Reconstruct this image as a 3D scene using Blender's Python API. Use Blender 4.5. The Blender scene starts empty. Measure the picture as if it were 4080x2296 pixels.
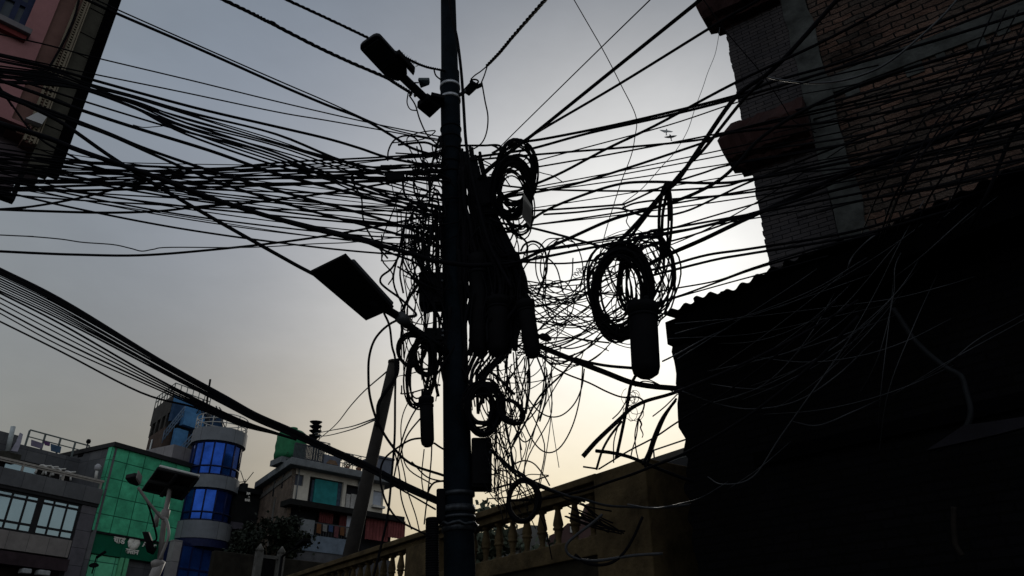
import bpy, math, random
from mathutils import Vector, Matrix
random.seed(11)
R = math.radians
SC = bpy.context.scene
ORD = 'first second third fourth fifth sixth seventh eighth ninth tenth eleventh twelfth thirteenth fourteenth fifteenth sixteenth seventeenth eighteenth nineteenth twentieth'.split()
COL = SC.collection

# ------------------------------------------------------------------ camera
EYE = Vector((0, 0, 1.6)); PITCH = 28.1; FPX = 2968.0; W, H = 4080.0, 2296.0
cd = bpy.data.cameras.new("camera"); cam = bpy.data.objects.new("camera", cd); COL.objects.link(cam)
cam.location = EYE; cam.rotation_euler = (R(90 + PITCH), 0, 0)
cd.sensor_width = 36; cd.lens = 36 * FPX / W; cd.clip_start = 0.05; cd.clip_end = 4000
SC.camera = cam

# ------------------------------------------------------------------ sky, sun, exposure
SUN_AZ, SUN_EL = 9.0, 21.0          # azimuth clockwise from +Y
w = bpy.data.worlds.new("World"); SC.world = w; w.use_nodes = True
nt = w.node_tree; nt.nodes.clear()
def N(t, **k):
    n = nt.nodes.new(t)
    for a, b in k.items(): setattr(n, a, b)
    return n
def math_(op, a, b=None):
    n = N('ShaderNodeMath', operation=op)
    for i, x in enumerate((a, b)):
        if x is None: continue
        if isinstance(x, (int, float)): n.inputs[i].default_value = x
        else: nt.links.new(x, n.inputs[i])
    return n.outputs[0]
out = N('ShaderNodeOutputWorld'); bg = N('ShaderNodeBackground')
sky = N('ShaderNodeTexSky', sky_type='NISHITA', sun_disc=False)
sky.sun_elevation = R(SUN_EL); sky.sun_rotation = R(SUN_AZ); sky.air_density = 1.0; sky.dust_density = 3.0; sky.ozone_density = 1.0
tc = N('ShaderNodeTexCoord')
def vmath(op, a, b=None, sc=None):
    n = N('ShaderNodeVectorMath', operation=op)
    for i, x in enumerate((a, b)):
        if x is None: continue
        if isinstance(x, tuple): n.inputs[i].default_value = x
        else: nt.links.new(x, n.inputs[i])
    if sc is not None:
        if isinstance(sc, (int, float)): n.inputs[3].default_value = sc
        else: nt.links.new(sc, n.inputs[3])
    return n
DIR = tc.outputs['Generated']
sep = N('ShaderNodeSeparateXYZ'); nt.links.new(DIR, sep.inputs[0])
# hazy air: the clear-sky radiance saturates instead of growing towards the sun
air = vmath('MULTIPLY', vmath('DIVIDE', sky.outputs[0], vmath('ADD', sky.outputs[0], (10., 10., 10.)).outputs[0]).outputs[0], (5.9, 5.6, 4.9)).outputs[0]
# thin cloud round the hidden sun
GA_, GE_ = R(10), R(24)
gd = math_('MAXIMUM', vmath('DOT_PRODUCT', DIR, (math.sin(GA_) * math.cos(GE_), math.cos(GA_) * math.cos(GE_), math.sin(GE_))).outputs['Value'], 0.0)
nz = N('ShaderNodeTexNoise'); nz.inputs['Scale'].default_value = 7.0; nz.inputs['Detail'].default_value = 5; nz.inputs['Roughness'].default_value = .6
mp = N('ShaderNodeMapping'); mp.inputs['Scale'].default_value = (1, 1, 2.2)
nt.links.new(DIR, mp.inputs['Vector']); nt.links.new(mp.outputs[0], nz.inputs['Vector'])
cl = N('ShaderNodeMapRange'); cl.inputs[1].default_value = .3; cl.inputs[2].default_value = .7; cl.inputs[3].default_value = .95; cl.inputs[4].default_value = 1.04
nt.links.new(nz.outputs['Fac'], cl.inputs[0])
low = math_('MAXIMUM', math_('SUBTRACT', .4, sep.outputs['Z']), 0.0)
glow = vmath('SCALE', (9.0, 9.1, 9.0), None, math_('POWER', gd, 12.0)).outputs[0]
glow = vmath('ADD', glow, vmath('SCALE', (-6.6, -6.5, -6.06), None, math_('POWER', gd, 4.0)).outputs[0]).outputs[0]
glow = vmath('ADD', glow, vmath('SCALE', (5.0, -1.5, -12.5), None, math_('MULTIPLY', low, math_('POWER', gd, 15.0))).outputs[0]).outputs[0]
low2 = math_('MAXIMUM', math_('SUBTRACT', .62, sep.outputs['Z']), 0.0)
glow = vmath('ADD', glow, vmath('SCALE', (-.9, -1.4, -2.2), None, low2).outputs[0]).outputs[0]
# paler streak of high haze up to the left
hz_ = math_('POWER', math_('MAXIMUM', vmath('DOT_PRODUCT', DIR, (-.30, .77, .56)).outputs['Value'], 0.0), 22.0)
glow = vmath('ADD', glow, vmath('SCALE', (.85, 1.0, 1.28), None, hz_).outputs[0]).outputs[0]
# brighter veil low over the far roofs, and by the brick building's edge
for (vx, vy, vz), pw, cc in (((-.14, .955, .26), 60., (1.15, 1.05, .95)), ((.24, .84, .49), 45., (2.2, 2.25, 2.3))):
    vl = math_('POWER', math_('MAXIMUM', vmath('DOT_PRODUCT', DIR, (vx, vy, vz)).outputs['Value'], 0.0), pw)
    glow = vmath('ADD', glow, vmath('SCALE', cc, None, vl).outputs[0]).outputs[0]
# added brightness in the unseen sky behind the camera, to lift the facades
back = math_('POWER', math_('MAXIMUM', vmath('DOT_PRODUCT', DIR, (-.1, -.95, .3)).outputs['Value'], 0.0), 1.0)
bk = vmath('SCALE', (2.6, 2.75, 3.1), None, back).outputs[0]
tot = vmath('ADD', vmath('ADD', air, (2.5, 2.66, 2.78)).outputs[0], glow).outputs[0]
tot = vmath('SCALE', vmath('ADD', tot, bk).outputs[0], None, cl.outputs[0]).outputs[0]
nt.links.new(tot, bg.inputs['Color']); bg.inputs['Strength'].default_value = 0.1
nt.links.new(bg.outputs[0], out.inputs['Surface'])
sl = bpy.data.lights.new("sun", 'SUN'); sl.energy = 0.6; sl.angle = R(12); sl.color = (1, .93, .82)
so = bpy.data.objects.new("sun", sl); COL.objects.link(so)
so.rotation_euler = (R(90 - SUN_EL), 0, R(180 - SUN_AZ))
SC.view_settings.view_transform = 'Standard'; SC.view_settings.look = 'None'; SC.view_settings.gamma = 1; SC.view_settings.exposure = 0

# ------------------------------------------------------------------ photograph geometry -> world
CT, ST = math.cos(R(PITCH)), math.sin(R(PITCH))
def ray(px, py):
    a, b = (px - W / 2) / FPX, (H / 2 - py) / FPX
    return Vector((a, CT - b * ST, ST + b * CT))
def at(px, py, Y):
    d = ray(px, py); return EYE + d * (Y / d.y)
def at_z(px, py, z):
    d = ray(px, py); return EYE + d * ((z - EYE.z) / d.z)
def cdepth(p): return (p - EYE).y * CT + (p - EYE).z * ST
def px2m(p, n): return n * cdepth(p) / FPX

# ------------------------------------------------------------------ materials
MATS = {}
def mat(name, col, rough=.8, var=.25, scale=3.0, bump=0.0, bscale=40., metal=0.0, spec=.10, tint=None, detail=6):
    if name in MATS: return MATS[name]
    m = bpy.data.materials.new(name); m.use_nodes = True; t = m.node_tree; b = t.nodes['Principled BSDF']
    b.inputs['Roughness'].default_value = rough; b.inputs['Metallic'].default_value = metal; b.inputs['Specular IOR Level'].default_value = spec
    co = t.nodes.new('ShaderNodeTexCoord'); n = t.nodes.new('ShaderNodeTexNoise'); n.inputs['Scale'].default_value = scale; n.inputs['Detail'].default_value = detail; n.inputs['Roughness'].default_value = .65
    t.links.new(co.outputs['Object'], n.inputs['Vector'])
    r = t.nodes.new('ShaderNodeValToRGB'); t.links.new(n.outputs['Fac'], r.inputs[0])
    c2 = tint or col
    r.color_ramp.elements[0].position = .3; r.color_ramp.elements[1].position = .7
    r.color_ramp.elements[0].color = tuple(x * (1 - var) for x in c2) + (1,)
    r.color_ramp.elements[1].color = tuple(min(1, x * (1 + var * .6)) for x in col) + (1,)
    t.links.new(r.outputs[0], b.inputs['Base Color'])
    if bump:
        n2 = t.nodes.new('ShaderNodeTexNoise'); n2.inputs['Scale'].default_value = bscale; n2.inputs['Detail'].default_value = 4
        t.links.new(co.outputs['Object'], n2.inputs['Vector'])
        bp = t.nodes.new('ShaderNodeBump'); bp.inputs['Strength'].default_value = bump; bp.inputs['Distance'].default_value = .02
        t.links.new(n2.outputs['Fac'], bp.inputs['Height']); t.links.new(bp.outputs[0], b.inputs['Normal'])
    MATS[name] = m; return m
def mat_brick(name, c1, c2, mortar, bw=.24, bh=.075, ms=.012, offset=.5, rough=.9, bump=.8, dist=.02, var=.5, warp=0.0, nscale=1.5):
    m = bpy.data.materials.new(name); m.use_nodes = True; t = m.node_tree; b = t.nodes['Principled BSDF']
    b.inputs['Roughness'].default_value = rough; b.inputs['Specular IOR Level'].default_value = .07
    co = t.nodes.new('ShaderNodeTexCoord'); s = t.nodes.new('ShaderNodeSeparateXYZ'); t.links.new(co.outputs['Object'], s.inputs[0])
    c = t.nodes.new('ShaderNodeCombineXYZ')
    sm = t.nodes.new('ShaderNodeMath'); sm.operation = 'ADD'; t.links.new(s.outputs['X'], sm.inputs[0]); t.links.new(s.outputs['Y'], sm.inputs[1])
    t.links.new(sm.outputs[0], c.inputs['X']); t.links.new(s.outputs['Z'], c.inputs['Y'])
    vec = c.outputs[0]
    if warp:
        wn = t.nodes.new('ShaderNodeTexNoise'); wn.inputs['Scale'].default_value = 4.5; wn.inputs['Detail'].default_value = 3; t.links.new(co.outputs['Object'], wn.inputs['Vector'])
        sb = t.nodes.new('ShaderNodeVectorMath'); sb.operation = 'SUBTRACT'; t.links.new(wn.outputs['Color'], sb.inputs[0]); sb.inputs[1].default_value = (.5, .5, .5)
        ss = t.nodes.new('ShaderNodeVectorMath'); ss.operation = 'SCALE'; t.links.new(sb.outputs[0], ss.inputs[0]); ss.inputs[3].default_value = warp
        av = t.nodes.new('ShaderNodeVectorMath'); t.links.new(vec, av.inputs[0]); t.links.new(ss.outputs[0], av.inputs[1]); vec = av.outputs[0]
    k = t.nodes.new('ShaderNodeTexBrick'); k.offset = offset
    for nme, v in (('Scale', 1), ('Mortar Size', ms), ('Mortar Smooth', .25), ('Bias', 0), ('Brick Width', bw), ('Row Height', bh)): k.inputs[nme].default_value = v
    k.inputs['Color1'].default_value = (*c1, 1); k.inputs['Color2'].default_value = (*c2, 1); k.inputs['Mortar'].default_value = (*mortar, 1)
    t.links.new(vec, k.inputs['Vector'])
    n = t.nodes.new('ShaderNodeTexNoise'); n.inputs['Scale'].default_value = nscale; n.inputs['Detail'].default_value = 8; n.inputs['Roughness'].default_value = .7; t.links.new(co.outputs['Object'], n.inputs['Vector'])
    mr = t.nodes.new('ShaderNodeMapRange'); mr.inputs[1].default_value = .3; mr.inputs[2].default_value = .7; mr.inputs[3].default_value = 1 - var; mr.inputs[4].default_value = 1 + var * .6; t.links.new(n.outputs['Fac'], mr.inputs[0])
    mx = t.nodes.new('ShaderNodeVectorMath'); mx.operation = 'SCALE'; t.links.new(k.outputs['Color'], mx.inputs[0]); t.links.new(mr.outputs[0], mx.inputs[3])
    t.links.new(mx.outputs[0], b.inputs['Base Color'])
    n3 = t.nodes.new('ShaderNodeTexNoise'); n3.inputs['Scale'].default_value = 30; n3.inputs['Detail'].default_value = 5; t.links.new(co.outputs['Object'], n3.inputs['Vector'])
    h = t.nodes.new('ShaderNodeMath'); h.operation = 'MULTIPLY_ADD'; t.links.new(k.outputs['Fac'], h.inputs[0]); h.inputs[1].default_value = -1; t.links.new(n3.outputs['Fac'], h.inputs[2])
    bp = t.nodes.new('ShaderNodeBump'); bp.inputs['Strength'].default_value = bump; bp.inputs['Distance'].default_value = dist
    t.links.new(h.outputs[0], bp.inputs['Height']); t.links.new(bp.outputs[0], b.inputs['Normal'])
    return m
CABLE = mat('black_cable_rubber', (.004, .004, .0055), .75, .3, 20, spec=.025)
CABLE2 = mat('grey_sheen_cable_rubber', (.024, .026, .031), .5, .3, 20, spec=.25)  # lighter rubber; its grey stands in for sky sheen on the shed lines
DARK = mat('black_plastic', (.0035, .0035, .0045), .65, .3, 8, spec=.025)
STEEL = mat('dull_steel', (.04, .043, .048), .5, .4, 12, metal=.4)
POLE = mat('dark_painted_steel', (.0035, .006, .009), .8, .5, 5, bump=.25, bscale=25, spec=.02)
STRAP = mat('galvanised_strap', (.30, .31, .33), .4, .3, 20, metal=.7)

# ------------------------------------------------------------------ mesh helpers
class MB:
    def __init__(s): s.v = []; s.f = []; s.sm = []
    def add(s, vs, fs, smooth=False):
        o = len(s.v); s.v += [Vector(x) for x in vs]
        for f in fs: s.f.append([i + o for i in f]); s.sm.append(smooth)
        return s
    def hexa(s, p):   # p: 4 front (loop) + 4 back (same order)
        return s.add(p, [(0, 1, 2, 3), (7, 6, 5, 4), (0, 4, 5, 1), (1, 5, 6, 2), (2, 6, 7, 3), (3, 7, 4, 0)])
    def prism(s, poly, off):
        off = Vector(off); n = len(poly); a = [Vector(p) for p in poly]
        return s.add(a + [p + off for p in a], [tuple(range(n)), tuple(range(2 * n - 1, n - 1, -1))] + [(i, i + n, (i + 1) % n + n, (i + 1) % n) for i in range(n)])
    def tube(s, pts, r, sides=6, closed=False, r2=None):
        n = len(pts); pts = [Vector(p) for p in pts]; rings = []
        up = None
        for i, p in enumerate(pts):
            a = pts[(i - 1) % n] if (closed or i) else p; b = pts[(i + 1) % n] if (closed or i < n - 1) else p
            t = (b - a)
            if t.length < 1e-9: t = Vector((0, 0, 1))
            t.normalize()
            if up is None:
                up = t.orthogonal().normalized()
            else:
                up = up - t * up.dot(t)
                up = up.normalized() if up.length > 1e-6 else t.orthogonal().normalized()
            q = t.cross(up)
            rr = r if r2 is None else r + (r2 - r) * i / max(1, n - 1)
            if callable(rr): rr = rr(i / (n - 1))
            rings.append([p + (up * math.cos(k * 2 * math.pi / sides) + q * math.sin(k * 2 * math.pi / sides)) * rr for k in range(sides)])
        vs = [x for rg in rings for x in rg]; fs = []
        for i in range(n if closed else n - 1):
            j = (i + 1) % n
            for k in range(sides):
                l = (k + 1) % sides; fs.append((i * sides + k, i * sides + l, j * sides + l, j * sides + k))
        if not closed: fs += [tuple(reversed(range(sides))), tuple(range((n - 1) * sides, n * sides))]
        return s.add(vs, fs, True)
    def lathe(s, base, axis, prof, segs=16, smooth=True, sx=1.0):
        base = Vector(base); axis = Vector(axis).normalized(); a = axis.orthogonal().normalized(); b = axis.cross(a)
        vs = []; fs = []
        for (h, r) in prof:
            for k in range(segs):
                q = 2 * math.pi * k / segs; vs.append(base + axis * h + a * (r * math.cos(q)) + b * (r * math.sin(q)))
        for i in range(len(prof) - 1):
            for k in range(segs):
                l = (k + 1) % segs; fs.append((i * segs + k, i * segs + l, (i + 1) * segs + l, (i + 1) * segs + k))
        fs += [tuple(reversed(range(segs))), tuple(range((len(prof) - 1) * segs, len(prof) * segs))]
        return s.add(vs, fs, smooth)
    def build(s, name, m, parent=None, bevel=0, loc=None):
        me = bpy.data.meshes.new(name)
        if parent is not None:
            mw = (Matrix.Translation(parent['_l']) @ Matrix.Rotation(parent['_r'], 4, 'Z')).inverted() if '_l' in parent else Matrix.Translation(-Vector(parent.location))
        else:
            base = Vector(loc) if loc is not None else Vector((sum(p.x for p in s.v) / len(s.v), sum(p.y for p in s.v) / len(s.v), min(p.z for p in s.v)))
            mw = Matrix.Translation(-base)
        me.from_pydata([mw @ p for p in s.v], [], s.f); me.update()
        for p, q in zip(me.polygons, s.sm): p.use_smooth = q
        me.materials.append(m)
        o = bpy.data.objects.new(name, me); COL.objects.link(o)
        if parent is not None:
            o.parent = parent
            if '_l' in parent: o['_l'] = parent['_l']; o['_r'] = parent['_r']
            else: o['_l'] = tuple(parent.location); o['_r'] = 0.0
        else:
            o.location = base; o['_l'] = tuple(base); o['_r'] = 0.0
        if bevel:
            b = o.modifiers.new('bevel', 'BEVEL'); b.width = bevel; b.segments = 2; b.limit_method = 'ANGLE'
        return o
def tag(o, label=None, cat=None, group=None, kind=None):
    if label: o['label'] = label
    if cat: o['category'] = cat
    if group: o['group'] = group
    if kind: o['kind'] = kind
    return o
def empty(name, loc, rz, label, cat, group=None):
    o = bpy.data.objects.new(name, None); COL.objects.link(o); o.empty_display_size = .2
    o.location = loc; o.rotation_euler = (0, 0, rz); o['_l'] = tuple(loc); o['_r'] = rz
    return tag(o, label, cat, group)
class Fac:   # a vertical facade: u runs right along it, d goes into the building, z is up
    def __init__(s, O, az):
        s.O = Vector((O[0], O[1], 0)); a = R(az); s.u = Vector((math.sin(a), math.cos(a), 0)); s.n = Vector((-math.cos(a), math.sin(a), 0)); s.rz = R(90 - az)
    def P(s, u, d, z): return s.O + s.u * u + s.n * d + Vector((0, 0, z))
    def hit(s, px, py, d=0):
        r = ray(px, py); p0 = s.O + s.n * d - EYE; t = p0.dot(s.n) / r.dot(s.n); q = EYE + r * t
        return (q - s.O).dot(s.u), q.z
    def W(s, px, py, d=0):
        u, z = s.hit(px, py, d); return s.P(u, d, z)
    def rect(s, a, b, c, e, d=0):
        u0, z1 = s.hit(a, b, d); u1, z0 = s.hit(c, e, d); return u0, u1, z0, z1
    def box(s, mb, u0, u1, d0, d1, z0, z1):
        return mb.hexa([s.P(u0, d0, z0), s.P(u1, d0, z0), s.P(u1, d0, z1), s.P(u0, d0, z1), s.P(u0, d1, z0), s.P(u1, d1, z0), s.P(u1, d1, z1), s.P(u0, d1, z1)])
    def poly(s, mb, pts, d0, d1): return mb.prism([s.P(u, d0, z) for u, z in pts], s.n * (d1 - d0))
    def root(s, name, label, cat, group=None): return empty(name, tuple(s.O), s.rz, label, cat, group)
def wall_holes(F, mb, u0, u1, z0, z1, holes, d0=0.0, rev=.25):
    """front skin with rectangular openings and their reveals, plus outer returns"""
    us = sorted({u0, u1, *[x for h in holes for x in h[:2] if u0 < x < u1]}); zs = sorted({z0, z1, *[x for h in holes for x in h[2:] if z0 < x < z1]})
    def hole(a, b): return any(h[0] < a < h[1] and h[2] < b < h[3] for h in holes)
    for i in range(len(us) - 1):
        for j in range(len(zs) - 1):
            a, b, c, e = us[i], us[i + 1], zs[j], zs[j + 1]
            if not hole((a + b) / 2, (c + e) / 2):
                mb.add([F.P(a, d0, c), F.P(b, d0, c), F.P(b, d0, e), F.P(a, d0, e)], [(0, 1, 2, 3)])
    for h in holes:
        a, b, c, e = max(h[0], u0), min(h[1], u1), max(h[2], z0), min(h[3], z1)
        q = [(a, c), (b, c), (b, e), (a, e)]
        for k in range(4):
            (x, y), (x2, y2) = q[k], q[(k + 1) % 4]
            mb.add([F.P(x, d0, y), F.P(x2, d0, y2), F.P(x2, d0 + rev, y2), F.P(x, d0 + rev, y)], [(0, 1, 2, 3)])
def window(F, root, r, d, cols, rows, fw, fm, gm, th=.07, mid=None, name='window'):
    u0, u1, z0, z1 = r; mb = MB()
    for (a, b, c, e) in ((u0, u0 + fw, z0, z1), (u1 - fw, u1, z0, z1), (u0 + fw, u1 - fw, z0, z0 + fw), (u0 + fw, u1 - fw, z1 - fw, z1)): F.box(mb, a, b, d - th, d, c, e)
    for k in range(1, cols):
        x = u0 + (u1 - u0) * k / cols; w_ = fw * (1.6 if mid == k else .45); F.box(mb, x - w_, x + w_, d - th * .93, d - .002, z0 + fw, z1 - fw)
    acc = 0
    for q in rows[:-1]:
        acc += q; z = z1 - (z1 - z0) * acc; F.box(mb, u0 + fw, u1 - fw, d - th * .86, d - .004, z - fw * .55, z + fw * .55)
    o = mb.build(name, fm, root)
    g = F.box(MB(), u0 + fw * .5, u1 - fw * .5, d - .03, d - .006, z0 + fw * .5, z1 - fw * .5).build('pane', gm, o)
    return o
def crom(pts, n=6):
    P = [Vector(p) for p in pts]; P = [P[0] * 2 - P[1]] + P + [P[-1] * 2 - P[-2]]; o = []
    for i in range(1, len(P) - 2):
        a, b, c, d = P[i - 1:i + 3]
        for k in range(n):
            t = k / n
            o.append(.5 * ((2 * b) + (c - a) * t + (2 * a - 5 * b + 4 * c - d) * t * t + (3 * b - a - 3 * c + d) * t ** 3))
    o.append(P[-2]); return o
def cable(pts, wpx, Y0, Y1, label, group=None, m=None, name='overhead_cable', cat='cable', jit=0, sides=6, n=6, w2=None):
    """a hanging cable through photo points, its distance running from Y0 to Y1 along it"""
    L = [0]
    for a, b in zip(pts, pts[1:]): L.append(L[-1] + math.hypot(b[0] - a[0], b[1] - a[1]))
    q = [at(p[0] + random.uniform(-jit, jit), p[1] + random.uniform(-jit, jit), (Y0 + (Y1 - Y0) * l / L[-1]) if len(p) < 3 else p[2]) for p, l in zip(pts, L)]
    off = lambda p: p[0] < 0 or p[0] > W or p[1] < 0 or p[1] > H
    mid = q[len(q) // 2]; r = px2m(mid, wpx) / 2
    if off(pts[0]): q = [q[0] + (q[0] - q[1]).normalized() * 3.0] + q      # runs on past the frame
    if off(pts[-1]): q = q + [q[-1] + (q[-1] - q[-2]).normalized() * 2.0]
    o = MB().tube(crom(q, n), r, sides, r2=px2m(q[-1], w2) / 2 if w2 else None).build(name, m or CABLE)
    return tag(o, label, cat, group)
def helix_coil(px, py, Y, rx, ry, tilt, turns, jr, wpx, dz, label, name='cable_coil', group=None, jc=0, seg=26, cat='cable coil', yaw=0.0, m=None, jt=0):
    """one length of cable wound into a coil"""
    c = at(px, py, Y); k = px2m(c, 1.0); r_ = ray(px, py).normalized()
    ex = Vector((1, 0, 0)); ex = (ex - r_ * ex.dot(r_)).normalized(); ez = ex.cross(r_) * -1
    ez = r_.cross(ex) * -1 if (r_.cross(ex)).z < 0 else r_.cross(ex)
    pts = []; ca, sa = math.cos(R(tilt)), math.sin(R(tilt))
    pr = [(1 + random.uniform(-jr, jr), 1 + random.uniform(-jr, jr), random.uniform(-jc, jc), random.uniform(-jc, jc), random.uniform(-dz, dz), random.uniform(-.12, .12)) for _ in range(turns + 2)]
    for i in range(turns * seg + 1):
        t = i / seg; j = int(t); f = t - j; f = f * f * (3 - 2 * f)
        A = [pr[j][q] + (pr[j + 1][q] - pr[j][q]) * f for q in range(6)]
        th = 2 * math.pi * t
        x = rx * A[0] * math.cos(th) + A[2]; y = ry * A[1] * math.sin(th) + A[3]
        q_ = R(tilt) + R(jt) * A[5] / .12; ca, sa = math.cos(q_), math.sin(q_); x, y = x * ca - y * sa, x * sa + y * ca
        pts.append(c + (ex * x + ez * y) * k + r_ * (A[4] + yaw * x * k))
    o = MB().tube(pts, px2m(c, wpx) / 2, 5).build(name, m or CABLE)
    return tag(o, label, cat, group)

TANGLE = MB()
def strand(pts, wpx, Y0, Y1, n=5):
    L = [0]
    for a, b in zip(pts, pts[1:]): L.append(L[-1] + math.hypot(b[0] - a[0], b[1] - a[1]))
    q = [at(p[0], p[1], Y0 + (Y1 - Y0) * l / L[-1]) for p, l in zip(pts, L)]
    TANGLE.tube(crom(q, n), px2m(q[len(q) // 2], wpx) / 2, 5)
# ------------------------------------------------------------------ ground
gm = mat('asphalt', (.05, .05, .05), .9, .3, .8, bump=.3)
g = MB().add([(-900, -900, 0), (900, -900, 0), (900, 900, 0), (-900, 900, 0)], [(0, 1, 2, 3)]).build('ground', gm, loc=(0, 0, 0)); tag(g, 'grey street ground under the buildings', 'ground', kind='structure')

GLASS_SKY = mat('sky_reflecting_glass', (.34, .46, .55), .06, .12, .6, metal=.85)
GLASS_BLUE = mat('cobalt_glass', (.018, .068, .34), .12, .75, .55, metal=.80)
GLASS_DARK = mat('dark_glass', (.02, .025, .03), .1, .3, 1, spec=.6)
FRAME_BLACK = mat('black_window_frame', (.012, .012, .014), .5, .3, 6)
FRAME_NAVY = mat('navy_window_frame', (.010, .014, .05), .5, .3, 6)
WHITE = mat('dusty_white_paint', (.42, .41, .39), .8, .3, 3)
RAILP = mat('painted_rail', (.26, .24, .22), .6, .3, 5)

# ------------------------------------------------------------------ grey panelled building (left edge)
O_G = at(450, 1778, 45); FG = Fac(O_G, 29)
TILE = mat_brick('grey_cladding_panel', (.065, .068, .076), (.095, .096, .102), (.02, .02, .024), 1.2, 2.0, .012, 0, .6, .3, .01, .25)
TILE2 = mat_brick('pale_grey_cladding_panel', (.17, .155, .15), (.20, .18, .17), (.05, .05, .05), 1.12, 2.4, .012, 0, .6, .3, .01, .25)
TILE3 = mat_brick('lilac_grey_tile', (.085, .08, .095), (.10, .095, .105), (.035, .035, .04), 3.0, .95, .02, 0, .6, .3, .01, .3)
gb = FG.root('panelled_building', 'dark grey panelled building with wide ribbon window and roof terrace, beside the green front', 'building')
uE, _ = FG.hit(398, 1990)                       # its right end
uL = -16.0
zpt = FG.hit(200, 1905)[1]; zpb = FG.hit(200, 1971)[1]
wr = FG.rect(11, 1948, 288, 2157); wr = (wr[0] - 1.7, wr[1], FG.hit(300, 2156)[1], FG.hit(320, 2010)[1])
zlp = FG.hit(265, 2222)[1]
mb = MB(); FG.box(mb, uL, uE, -.12, .35, zpb, zpt); mb.build('parapet', TILE, gb, bevel=.02)
mb = MB(); FG.box(mb, uL, uE + .0, -.05, .5, wr[3] + .02, zpb - .003); mb.build('window_head_band', FRAME_BLACK, gb)
mb = MB(); FG.box(mb, wr[1] + .05, uE - .003, 0, .6, 0, wr[3] - .003); mb.build('corner_pier', TILE3, gb, bevel=.02)
mb = MB(); FG.box(mb, uL, wr[1], .02, .4, zlp, wr[2] - .003); mb.build('spandrel', TILE2, gb, bevel=.01)
z2 = zlp - 1.0
mb = MB(); FG.box(mb, uL, wr[1], -.25, .3, z2 + .25, zlp - .12); mb.build('signboard_band', mat('dark_maroon_band', (.03, .02, .024), .7, .5, 2), gb)
mb = MB(); FG.box(mb, uL, wr[1], .5, .7, 0, z2 + .2); mb.build('shopfront_wall', mat('dark_shopfront', (.018, .012, .011), .7, .6, 1.5), gb)
mb = MB(); FG.box(mb, uL, uE - .6, .8, 9, 0, zpb - .1); mb.build('core_wall', mat('plain_grey_render', (.06, .06, .065), .9, .3, 2), gb)
window(FG, gb, wr, .12, 8, (.15, .63, .22), .11, FRAME_BLACK, GLASS_SKY, .07, 5)
for (a, b, c, e) in ((88, 2264, 118, 2288), (152, 2270, 192, 2296)):
    r = FG.rect(a, b, c, e, -.2); mb = MB(); FG.box(mb, r[0], r[1], -.35, .1, r[2], r[3]); mb.build('awning_flap', mat('pale_tarpaulin', (.25, .26, .27), .8, .3, 5), gb, bevel=.05)
# terrace railing
mb = MB(); zr = zpt + (FG.hit(200, 1877)[1] - FG.hit(200, 1905)[1]) + .05
for x in range(7):
    u = uE - .15 - x * 2.35
    FG.box(mb, u - .05, u + .05, .0, .1, zpt, zr - .005)
FG.box(mb, uL, uE - .02, -.02, .12, zr, zr + .11); FG.box(mb, uL, uE - .2, .02, .08, zpt + .32, zpt + .40)
mb.build('terrace_railing', RAILP, gb)
for k, (x, y) in enumerate(((163, 1888), (192, 1892), (222, 1900), (262, 1912))):
    p = FG.W(x, y, 1.0); mb = MB(); mb.tube(crom([p + Vector((-.35, 0, 0)), p + Vector((-.2, 0, .45)), p + Vector((.15, 0, .4)), p + Vector((.3, 0, -.05))], 4), .06, 6); mb.tube([p + Vector((-.2, 0, .42)), p + Vector((.35, .2, .5))], .05, 6)
    tag(mb.build('terrace_chair', WHITE), ORD[k] + ' white bent chair frame from the pale roof pipe, behind the terrace railing', 'chair', 'white chairs on the terrace')
# set-back upper storey
D = 3.2
ut1 = FG.hit(350, 1835, D)[0]; zt1 = FG.hit(350, 1835, D)[1]; zt0 = FG.hit(95, 1776, D)[1]; zt = (zt0 + zt1) / 2; zb = FG.hit(230, 1868, D)[1]
mb = MB(); FG.box(mb, uL, ut1 + 2, D, D + .35, zb, zt); mb.build('upper_wall', TILE, gb, bevel=.02)
mb = MB(); FG.box(mb, uL, ut1 + 2, D + .5, D + 6, zpb, zt - .3); mb.build('upper_storey_core', mat('dark_recess_render', (.02, .018, .018), .9, .4, 2), gb)
r = FG.rect(20, 1852, 142, 1886, D + .4); mb = MB(); FG.box(mb, r[0], r[1], D + .38, D + .5, r[2] - .1, r[2] + .35); mb.build('clerestory_pane', GLASS_SKY, gb)
u0, u1 = FG.hit(110, 1760, D)[0], FG.hit(352, 1815, D)[0]
mb = MB()
for hgt, th in ((.95, .07), (.55, .05)): FG.box(mb, u0, u1, D + .1, D + .17, zt + hgt, zt + hgt + th)
for k in range(5): FG.box(mb, u0 + (u1 - u0) * k / 4 - .05, u0 + (u1 - u0) * k / 4 + .05, D + .1, D + .17, zt, zt + .95 - .004)
mb.build('roof_railing', mat('grey_rail', (.10, .12, .12), .6, .3, 4), gb)
# return wall between the two fronts
FRt = Fac(O_G, 137)  # u negative runs back-left
pts = [FRt.hit(*p) for p in ((448, 1782), (362, 1834), (366, 1880), (404, 1936), (430, 1850))]
mb = MB(); zl = FRt.hit(404, 1936)[1] - 8
FRt.poly(mb, [(pts[0][0], zl), (pts[0][0], pts[0][1]), pts[1], (pts[1][0], zl)], .0, .3); mb.build('return_wall', TILE, gb)
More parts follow.
